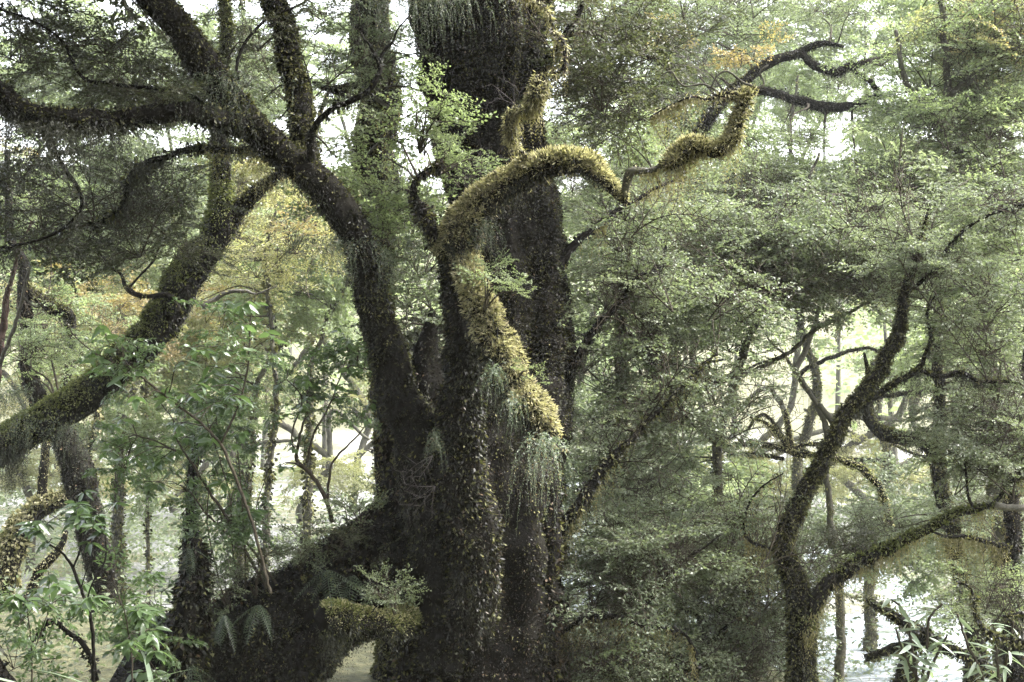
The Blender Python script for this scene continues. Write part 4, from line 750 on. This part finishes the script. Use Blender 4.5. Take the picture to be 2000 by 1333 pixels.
LF = [leaf_mesh('leaf', .085, .017, 'leaf_shrub'), leaf_mesh('leaf', .07, .015, 'leaf_shrub', curl=.4), leaf_mesh('leaf', .095, .018, 'leaf_shrub', curl=.1)]
LR = [leaf_mesh('leaf', .05, .017, 'leaf_shrub'), leaf_mesh('leaf', .042, .016, 'leaf_shrub', curl=.35)]
LG = [leaf_mesh('leaf', .09, .016, 'leaf_shrub', curl=.3), leaf_mesh('leaf', .075, .015, 'leaf_shrub', curl=.15)]
LD = [leaf_mesh('leaf', .08, .013, 'leaf_shrub_dark', curl=.2), leaf_mesh('leaf', .09, .014, 'leaf_shrub_dark', curl=.05)]
shrub('tall_sapling', 'tall forked sapling with sparse lance leaves rising from the log crook', tuple(P(525, 1150, 8.3)), [
    [(528, 1160, 8), (516, 1110, 7), (492, 1020, 7), (460, 930, 7), (432, 868, 7)], [(432, 868, 6), (395, 828, 6), (350, 795, 5), (300, 756, 5), (262, 728, 4), (215, 705, 4), (170, 680, 3), (145, 655, 2.5), (130, 630, 2)],
    [(432, 866, 5), (452, 825, 5), (470, 780, 4.5), (484, 720, 4), (488, 660, 3.5), (490, 620, 3), (502, 570, 2)], [(262, 728, 3), (240, 700, 2.5), (222, 680, 2)], [(484, 690, 2.5), (510, 670, 2), (540, 660, 1.5)], [(488, 640, 2), (470, 620, 1.5), (440, 605, 1.2)]],
    7.9, LF, [(210, 690, 90, 60, 12), (330, 780, 70, 60, 6), (480, 640, 60, 70, 10), (400, 740, 70, 80, 12)], per=6, bark='twig', maxleaf=240, fol=[(470, 640, 60, 60, 2), (200, 690, 70, 50, 2), (390, 760, 70, 70, 2)], fsc=.55)
shrub('many_stemmed_sapling', 'clump of thin bowed stems with drooping leaves behind the tall sapling', tuple(P(500, 1160, 8.6)), [
    [(520, 1150, 7), (455, 1030, 7), (415, 970, 6), (375, 905, 5), (345, 860, 4), (338, 820, 3), (300, 770, 2.5)], [(540, 1140, 5), (480, 1060, 5), (440, 1040, 4), (400, 1000, 4), (370, 960, 3)], [(470, 1170, 4), (455, 1080, 3.5), (450, 980, 3), (430, 900, 2.5), (400, 800, 2), (404, 690, 1.5)],
    [(350, 885, 4), (300, 860, 3.5), (268, 850, 3), (258, 822, 2)], [(480, 1170, 3), (478, 1060, 3), (470, 940, 2.5), (462, 860, 2)], [(440, 1180, 4), (420, 1100, 3.5), (405, 1020, 3), (410, 930, 2)], [(500, 1165, 3), (505, 1080, 2.5), (500, 1000, 2), (520, 930, 1.5)]],
    8.6, LF, [(410, 800, 80, 100, 14), (330, 890, 80, 40, 7), (420, 900, 70, 60, 9), (250, 860, 60, 50, 7), (450, 980, 60, 70, 6), (270, 930, 60, 40, 4)], per=6, maxleaf=280, fol=[(420, 820, 70, 90, 3), (300, 890, 90, 40, 2), (470, 950, 60, 90, 3), (420, 1040, 60, 60, 3)], fsc=.55)
shrub('round_leaved_bush', 'dense round leaved bush left of the giant trunk at mid height', tuple(P(648, 1015, 9)), [
    [(650, 1020, 10), (630, 960, 9), (600, 920, 9), (580, 898, 8), (584, 860, 6), (598, 800, 4), (600, 760, 3)], [(600, 905, 6), (612, 850, 5), (640, 800, 4), (660, 750, 3), (680, 690, 2)], [(582, 895, 5), (570, 850, 4), (590, 780, 3), (560, 740, 2)], [(640, 990, 7), (642, 940, 6), (652, 900, 5), (700, 850, 3), (720, 820, 2)]],
    8.9, LR, [(640, 730, 80, 60, 20), (590, 770, 60, 40, 12), (680, 670, 40, 40, 8), (690, 800, 40, 40, 7), (560, 880, 40, 40, 6)], per=6, spread=.07, maxleaf=300, fol=[(640, 720, 80, 60, 4), (590, 770, 60, 50, 2), (690, 800, 40, 40, 1), (640, 820, 60, 40, 1)], fsc=.5)
shrub('lower_left_shrub', 'tall mossy stemmed shrub with bright whorled leaves at the lower left', tuple(P(183, 1420, 7.4)), [
    [(184, 1420, 8), (183, 1330, 8), (182, 1240, 8), (172, 1190, 8), (158, 1150, 7), (142, 1112, 7), (125, 1085, 5), (95, 1060, 4), (75, 1040, 3)], [(168, 1180, 4), (180, 1140, 4), (205, 1095, 4), (206, 1050, 3), (200, 1020, 2.5)], [(142, 1112, 5), (160, 1060, 4), (150, 1000, 3), (140, 980, 2.5)], [(158, 1150, 3), (185, 1060, 2), (190, 1010, 2)]],
    7.3, LD, [(180, 985, 50, 30, 9), (150, 1000, 40, 30, 6), (90, 1050, 50, 40, 6), (200, 1040, 30, 40, 4)], per=8, maxleaf=200, bark='bark_dark', spread=.03)
for label, (bx, by), dd, st, tips, lf in [
    ('bright green whorled leaf shrub right of the lower left stem', (255, 1420), 7.6, [[(255, 1420, 4), (258, 1300, 4), (250, 1230, 3), (242, 1190, 2.5)], [(255, 1290, 3), (280, 1220, 2.5), (290, 1180, 2)]], [(245, 1185, 45, 40, 8), (215, 1240, 35, 40, 5), (275, 1260, 40, 50, 7)], LG),
    ('bright green leafy shrub low against the bottom left corner trunk', (60, 1420), 7.3, [[(60, 1420, 4), (62, 1300, 4), (58, 1230, 3), (50, 1180, 2.5)], [(60, 1290, 3), (100, 1180, 2)]], [(45, 1180, 50, 40, 8), (90, 1150, 50, 40, 6), (150, 1150, 40, 40, 5), (40, 1260, 40, 40, 3)], LG),
    ('small shrub with fresh leaves hanging beside the stump foot', (300, 1420), 8.2, [[(300, 1420, 4), (296, 1330, 3.5), (285, 1250, 3), (290, 1200, 2)]], [(285, 1290, 40, 60, 8), (290, 1210, 30, 30, 4)], LF)]:
    shrub('low_shrub', label, tuple(P(bx, by, dd)), st, dd, lf, tips, group='low shrubs along the lower left', per=8, spread=.03, fol=[(tips[0][0], tips[0][1], 50, 50, 1), (tips[-1][0], tips[-1][1], 40, 40, 1)], fsc=.6)

def rosette(name, label, cat, px, py, d, blade, n, lo, hi, group=None, az=None):
    b = P(px, py, d); t = thing(name, label, cat, tuple(b), group)
    for k in range(n):
        o = obj('leaf', blade[k % len(blade)], t, b + rng.normal(size=3) * .02)
        o.rotation_euler = (rng.normal() * .25, -rng.uniform(lo, hi), (2 * math.pi * k / n + rng.normal() * .3) if az is None else rng.uniform(*az)); s = rng.uniform(.6, 1.15); o.scale = (s, s, s)
    return t
FLAX = [leaf_mesh('leaf', .75, .016, 'blade', 9, .75, .5), leaf_mesh('leaf', .6, .014, 'blade', 9, .6, .5)]
BAM = [leaf_mesh('leaf', .22, .016, 'blade', 5, .15, .3), leaf_mesh('leaf', .17, .014, 'blade', 5, .25, .3)]
rosette('flax_clump', 'arching strap leaf clump along the bottom edge left of the log', 'plant', 190, 1440, 6.8, FLAX, 10, .35, 1.1)
rosette('flax_clump', 'small strap leaf clump at the foot of the pointed stump', 'plant', 300, 1430, 7.2, FLAX, 7, .5, 1.2)
def bamboo(label, d, canes, n):
    t = thing('bamboo_clump', label, 'bamboo', tuple(P(canes[0][0][0], canes[0][0][1], d)), 'pale bamboo grass at lower right')
    for c in canes:
        _, p = stem(t, 'cane', [(x, y, d, r) for x, y, r in c], bark='twig', sides=6, root=True)
        for _ in range(n):
            q = p[rng.integers(len(p) // 2, len(p)), :3]; o = obj('leaf', BAM[rng.integers(2)], t, q)
            o.rotation_euler = (rng.normal() * .5, rng.uniform(-.5, .6), rng.random() * 6.28)
    return t
bamboo('pale bladed bamboo clump beside the fallen log at lower right', 9.6, [[(1790, 1330, 3), (1780, 1260, 3), (1770, 1200, 2.5), (1740, 1170, 2)], [(1800, 1340, 3), (1810, 1270, 3), (1815, 1210, 2.5), (1840, 1180, 2)], [(1795, 1335, 3), (1770, 1290, 3), (1750, 1230, 2)], [(1805, 1340, 3), (1830, 1280, 3), (1850, 1240, 2)]], 17)
bamboo('pale bladed bamboo clump against the bowed branch at the right edge', 10.6, [[(1950, 1330, 3), (1945, 1270, 3), (1940, 1220, 2)], [(1960, 1330, 3), (1970, 1270, 3), (1980, 1215, 2)], [(1920, 1330, 3), (1890, 1260, 3), (1870, 1200, 2)]], 15)

# ------------------------------------------------------------------ ferns, tassels, seedlings, bare twigs on the trees
def frond_mesh(L, w, mname='fern'):
    n = 15; t = np.linspace(.06, .98, n); mb = MB(); x = L * t; z = -.35 * L * t * t; wd = w * np.sin(np.pi * np.clip(t * .9 + .12, 0, 1)) ** .8
    c = np.stack([x, 0 * x, z], 1); v, q = twig_geo(np.stack([c[:-1], c[1:]], 1), .0018); mb.add(v, q)
    for s in (-1, 1):
        d = np.stack([.45 + 0 * x, s + 0 * x, -.25 + 0 * x], 1); v, q = blades(c, d, wd, L * .012, np.tile([0, 0, 1.], (n, 1)), .1, .4); mb.add(v, q)
    return mb.mesh('frond', [M[mname]])
FR = [frond_mesh(.26, .05), frond_mesh(.2, .042)]
FRD = frond_mesh(.16, .035, 'leaf_dark')
def fern(label, px, py, d, n, sc=1.0, out=(0, -1, 0), group='ferns on the mossy wood'):
    b = P(px, py, d); t = thing('fern', label, 'fern', tuple(b), group)
    for k in range(n):
        o = obj('frond', FR[k % 2], t, b); az = math.atan2(out[1], out[0]) + (k / max(n - 1, 1) - .5) * 2.6 + rng.normal() * .15
        o.rotation_euler = (rng.normal() * .2, rng.uniform(.1, 1.0), az); s = sc * rng.uniform(.8, 1.2); o.scale = (s, s, s)
    return t
for a in [('hanging fern on the dark log beneath the bush', 640, 1112, 8.35, 5, 1.2), ('fern tuft on the log just left of the stub branch', 690, 1122, 8.45, 5, 1.0), ('fern on the log top at its middle', 505, 1180, 8.15, 5, 1.0),
          ('fern low on the log at the bottom edge', 375, 1300, 8.0, 5, 1.0), ('fern crowning the pointed stump tip', 372, 1070, 8.3, 5, .8), ('fern on the log right of the stump', 440, 1200, 8.1, 5, .8)]: fern(*a)

def tassel(label, px, py, d, n, Lm, wx, mname='tassel', group='hanging tassel plants', step=.018, w=.004, outamt=1.0):
    c = P(px, py, d); p0 = c + rng.normal(size=(n, 3)) * np.array([wx * d / F * (.5 if n > 60 else .25), .03, .025])
    out = rng.normal(size=(n, 3)); out[:, 1] = -np.abs(out[:, 1]); out[:, 2] = np.abs(out[:, 2]) * .3; out = norm(out)
    L = Lm * np.clip(rng.normal(.7, .3, n), .2, 1.3); v, q = strand_geo(p0, L, step, w, .3, out, outamt * 1.4)
    o = obj('tassel_plant', mesh_from('tassel_plant', v - c, [q], [M[mname]], [0], True), None, c)
    return tag(o, label, 'plant', group)
for a in [('long blue green tassel plant hanging below the golden ridge', 1064, 858, 7.86, 62, .48, 34, 'tassel_pale'), ('blue green tassel plant in the crook of the golden ridge', 965, 720, 7.9, 24, .26, 30, 'tassel_pale'), ('pale tassel plant draped over the middle of the golden ridge', 1000, 780, 7.86, 20, .24, 30, 'tassel_pale'),
          ('grassy tassel plant under the golden arch', 950, 440, 8.2, 40, .25, 40), ('tassel curtain on the outer side of the left limb', 650, 470, 8.35, 130, .38, 90), ('dark tassel plant hanging on the upper left limb', 440, 150, 8.0, 70, .42, 90),
          ('dark tassel curtain hanging under the horizontal branch at the left edge', 40, 250, 7.45, 190, .48, 170, 'strand_dark'), ('tassel curtain hanging below the limb junction', 300, 320, 8.5, 70, .28, 90, 'strand_dark'), ('pale tassel fringe under the junction of the upper left limbs', 500, 300, 8.3, 90, .28, 90, 'strand_pale'),
          ('big blue green tassel clump at the top beside the giant trunk', 790, -10, 8.6, 260, .33, 170), ('blue green tassel clump where the arching tree meets the left edge', 10, 760, 10.5, 120, .5, 60), ('tassel plant hanging under the arching tree', 150, 830, 11.8, 100, .5, 120),
          ('tassel plant on the left limb beside the stump branch', 745, 500, 8.5, 60, .3, 60), ('tassel plant right of the stump branch', 800, 470, 8.5, 50, .3, 60), ('bronze tassel strands right of the golden ridge end', 1030, 850, 7.92, 35, .35, 30, 'moss_brown'),
          ('grassy tuft between the two limbs low down', 850, 850, 8.35, 40, .20, 10)]: tassel(*a)

def seedling(label, px, py, d, tips, mname, sc):
    b = P(px, py, d); t = thing('beech_seedling', label, 'seedling', tuple(b), 'little beech plants growing on the giant tree')
    cr = obj('crown', None, t, b)
    for x, y in tips:
        q = P(x, y, d - .1 + rng.normal() * .08); twiggy(t, b, q, .008, .003); foliage(cr, q, sc, mname, 'fan', .3)
    return t
seedling('small beech seedling growing on the golden ridge', 945, 610, 8.05, [(960, 560), (985, 545), (970, 520), (1000, 570), (945, 540)], 'leaf_light', .42)
seedling('flat beech spray reaching left from the stub branch', 770, 1200, 8.3, [(755, 1165), (735, 1150), (770, 1150)], 'leaf_mid', .4)
seedling('little leafy spray at the lower end of the golden ridge', 1015, 735, 7.95, [(1030, 725), (1040, 745)], 'leaf_light', .25)
seedling('pale beech spray against the dark upper trunk', 820, 300, 8.7, [(840, 200), (870, 195), (820, 230), (800, 180), (850, 270)], 'leaf_light', .5)
seedling('fresh beech spray beside the stump branch', 850, 345, 8.4, [(890, 315), (920, 308), (940, 318), (870, 300)], 'leaf_light', .35)

def bare(label, px, py, d, dirs, L, mname='twig_pale'):
    b = P(px, py, d); mb = MB(); rg = np.random.default_rng(int(px + py))
    for ang, l in dirs:
        s, r, _, _ = spray(rg, l * L * .8, .02)
        R = roty(-math.radians(ang)) @ rotx(math.pi / 2 + rg.normal() * .3); v, q = twig_geo(s @ R.T, r * .5); mb.add(v, q)
    o = obj('bare_twig', mb.mesh('bare_twig', [M[mname]]), None, b); return tag(o, label, 'twig', 'leafless twigs on the giant tree')
bare('bare purplish twig fan on the crooked shoot against the dark trunk', 1005, 205, 8.0, [(100, 1), (130, 1), (70, .7), (150, .6)], .26)
bare('dense grey bare twig bundle left of the golden arch', 880, 325, 8.25, [(-8, 1), (-20, 1), (-32, 1), (5, .8), (-45, .9), (-15, 1.1)], .36)
bare('pale bare twigs drooping on the trunk beside the left limb', 845, 890, 8.2, [(200, 1), (225, 1), (250, .8), (-100, .7)], .3)
bare('pale bare twigs low on the trunk face', 850, 950, 8.15, [(190, .8), (215, 1), (240, 1), (-110, .9)], .28)
bare('pale bare twigs beside the arching branch start', 800, 430, 8.4, [(-20, 1), (-35, .8), (15, .6)], .3)
bare('reddish bare twigs right of the golden ridge', 1075, 700, 8.9, [(30, 1), (10, 1), (60, .8), (-20, .9)], .4, 'twig')
bare('bare grey twig mesh at the tip of the curling golden branch', 1400, 170, 7.95, [(100, 1), (140, 1), (170, 1), (60, .8), (195, 1), (30, .7)], .45)

# ------------------------------------------------------------------ unseen forest trees around the camera, added to keep sky light off the trunk
def shade_tree(label, x, y, h, r, n):
    z = float(GZ(np.array([x]), np.array([y]))[0]); t = thing('shade_tree', label, 'tree', (x, y, z), 'unseen forest trees added around the viewpoint for shade')
    path = spline([(x, y, z - .2, .42), (x + .1, y, z + 2, .34), (x - .15, y + .1, z + h * .6, .26), (x, y, z + h, .12)], .25)
    v, q, c = tube(path, 20, .12, .12, 4, x, .3); obj('trunk', mesh_from('trunk', v - np.array([x, y, z]), [q, c], [M['bark_dark']]), t, (x, y, z))
    cr = obj('crown', None, t, (x, y, z))
    for _ in range(n):
        a = rng.random() * 6.283; rr = r * math.sqrt(rng.random()); p = np.array([x + rr * math.cos(a), y + rr * math.sin(a), z + h * rng.uniform(.68, 1.0)])
        foliage(cr, p, 1.9, 'leaf_dark', 'big'); 
        if rng.random() < .35: twiggy(t, path[rng.integers(len(path) // 2, len(path)), :3], p, .05, .012, 'bark_dark')
SHADE_TREES = True
if SHADE_TREES:
    for a in [('unseen forest tree added for shade just behind the camera', -.8, -1.8, 9.5, 4.4, 52), ('unseen forest tree added for shade behind the camera on its left', -6.0, -1.5, 9.0, 4.2, 40), ('unseen forest tree added for shade behind the camera on its right', 5.4, -2.0, 9.0, 4.2, 24), ('unseen forest tree added for shade outside the right edge', 6.4, 2.8, 9.5, 3.2, 18), ('unseen forest tree added for shade outside the left edge', -5.6, 3.4, 9.5, 3.0, 26), ('unseen forest tree added for shade far behind the camera', 1.5, -9.0, 10, 5.0, 30)]: shade_tree(*a)

# ------------------------------------------------------------------ undergrowth on the banks, wood on the far hillside
def undergrowth():
    n = 70000; y = 5.5 + 40 * rng.random(n) ** 1.6; x = (rng.random(n) - .5) * y * 1.1
    g = GZ(x, y); keep = (fbm(np.stack([x, y, 0 * x], 1) * .45, 2) > np.where(g < -2.2, .25, np.where(y < 11, np.where(x < -1.5, -.9, 9.), -.35))); x, y, g = x[keep], y[keep], g[keep]; n = len(x)
    hgt = .12 + .5 * np.clip(fbm(np.stack([x, y, 0 * x + 5], 1) * .6, 2) + .3, 0, 1)
    p = np.stack([x, y, g + hgt * rng.random(n)], 1); d = rng.normal(size=(n, 3)); d[:, 2] = d[:, 2] * .4 + .1
    s = .03 + .0024 * y
    v, q = blades(p, d, s * rng.uniform(.7, 1.6, n), s * .28, rng.normal(size=(n, 3)) * .6 + np.array([0, 0, 1.]))
    m = 70000; y2 = 19 + 34 * rng.random(m); x2 = (rng.random(m) - .5) * y2 * 1.0
    f2 = fbm(np.stack([x2, y2, 0 * x2], 1) * .16, 3); k2 = f2 > -.3; x2, y2, f2 = x2[k2], y2[k2], f2[k2]; m = len(x2)
    p2 = np.stack([x2, y2, GZ(x2, y2) + (.3 + 2.2 * np.clip(f2 + .1, 0, 1)) * rng.random(m)], 1); d2 = rng.normal(size=(m, 3)) * np.array([1, 1, .4]); s2 = .035 + .0024 * y2
    v2, q2 = blades(p2, d2, s2 * rng.uniform(.7, 1.6, m), s2 * .3, rng.normal(size=(m, 3)) * .6 + np.array([0, 0, 1.]))
    q = np.vstack([q, q2 + len(v)]); v = np.vstack([v, v2])
    o = obj('undergrowth', mesh_from('undergrowth', v, [q], [M['leaf_mid']], [0])); o['kind'] = 'stuff'; o['label'] = 'yellow green undergrowth on the stream banks'; o['category'] = 'undergrowth'
undergrowth()
def far_wood():
    mb = MB(); k = 150
    y = 46 + 135 * rng.random(k) ** 1.2; x = (rng.random(k) - .5) * (y * .95 + 30); g = GZ(x, y)
    for xi, yi, gi in zip(x, y, g):
        h = rng.uniform(5, 11); r = h * rng.uniform(.28, .45); m = 380
        u = norm(rng.normal(size=(m, 3))) * rng.uniform(.5, 1, (m, 1)); c = np.array([xi, yi, gi + h * .62])
        p = c + u * np.array([r, r, h * .42]) * (1 + .35 * vnoise(u * 2.5 + xi))[:, None]; s = .16 + .0035 * yi
        v, q = blades(p, rng.normal(size=(m, 3)) * np.array([1, 1, .4]), s * rng.uniform(.6, 1.5, m), s * .35, rng.normal(size=(m, 3)) * .7 + np.array([0, 0, 1.])); mb.add(v, q)
        v, q = twig_geo(np.array([[[xi, yi, gi - .5], [xi + rng.normal() * .5, yi, gi + h * .7]]]), .16, .06); mb.add(v, q, m=1)
    o = obj('far_forest', mb.mesh('far_forest', [M['leaf_light'], M['bark_grey']])); o['kind'] = 'stuff'; o['label'] = 'misty forest covering the hillside beyond the stream'; o['category'] = 'forest'
far_wood()

# ------------------------------------------------------------------ mist
def haze():
    x, y0, y1, z0, z1 = 170, -50, 245, -9, 44
    v = np.array([(sx * x, y, z) for z in (z0, z1) for y in (y0, y1) for sx in (-1, 1)], float)
    f = np.array([(0, 2, 3, 1), (4, 5, 7, 6), (0, 1, 5, 4), (2, 6, 7, 3), (0, 4, 6, 2), (1, 3, 7, 5)])
    def b(nt, out):
        p = nt.nodes.new('ShaderNodeVolumePrincipled'); p.inputs['Color'].default_value = (.96, .97, .98, 1); p.inputs['Density'].default_value = .0007; p.inputs['Anisotropy'].default_value = .25
        nt.links.new(p.outputs[0], out.inputs['Volume'])
    o = obj('haze', mesh_from('haze', v, [f], [mat('mist', b)], [0], False)); o['kind'] = 'stuff'; o['label'] = 'thin pale mist hanging through the whole forest'; o['category'] = 'haze'
haze()
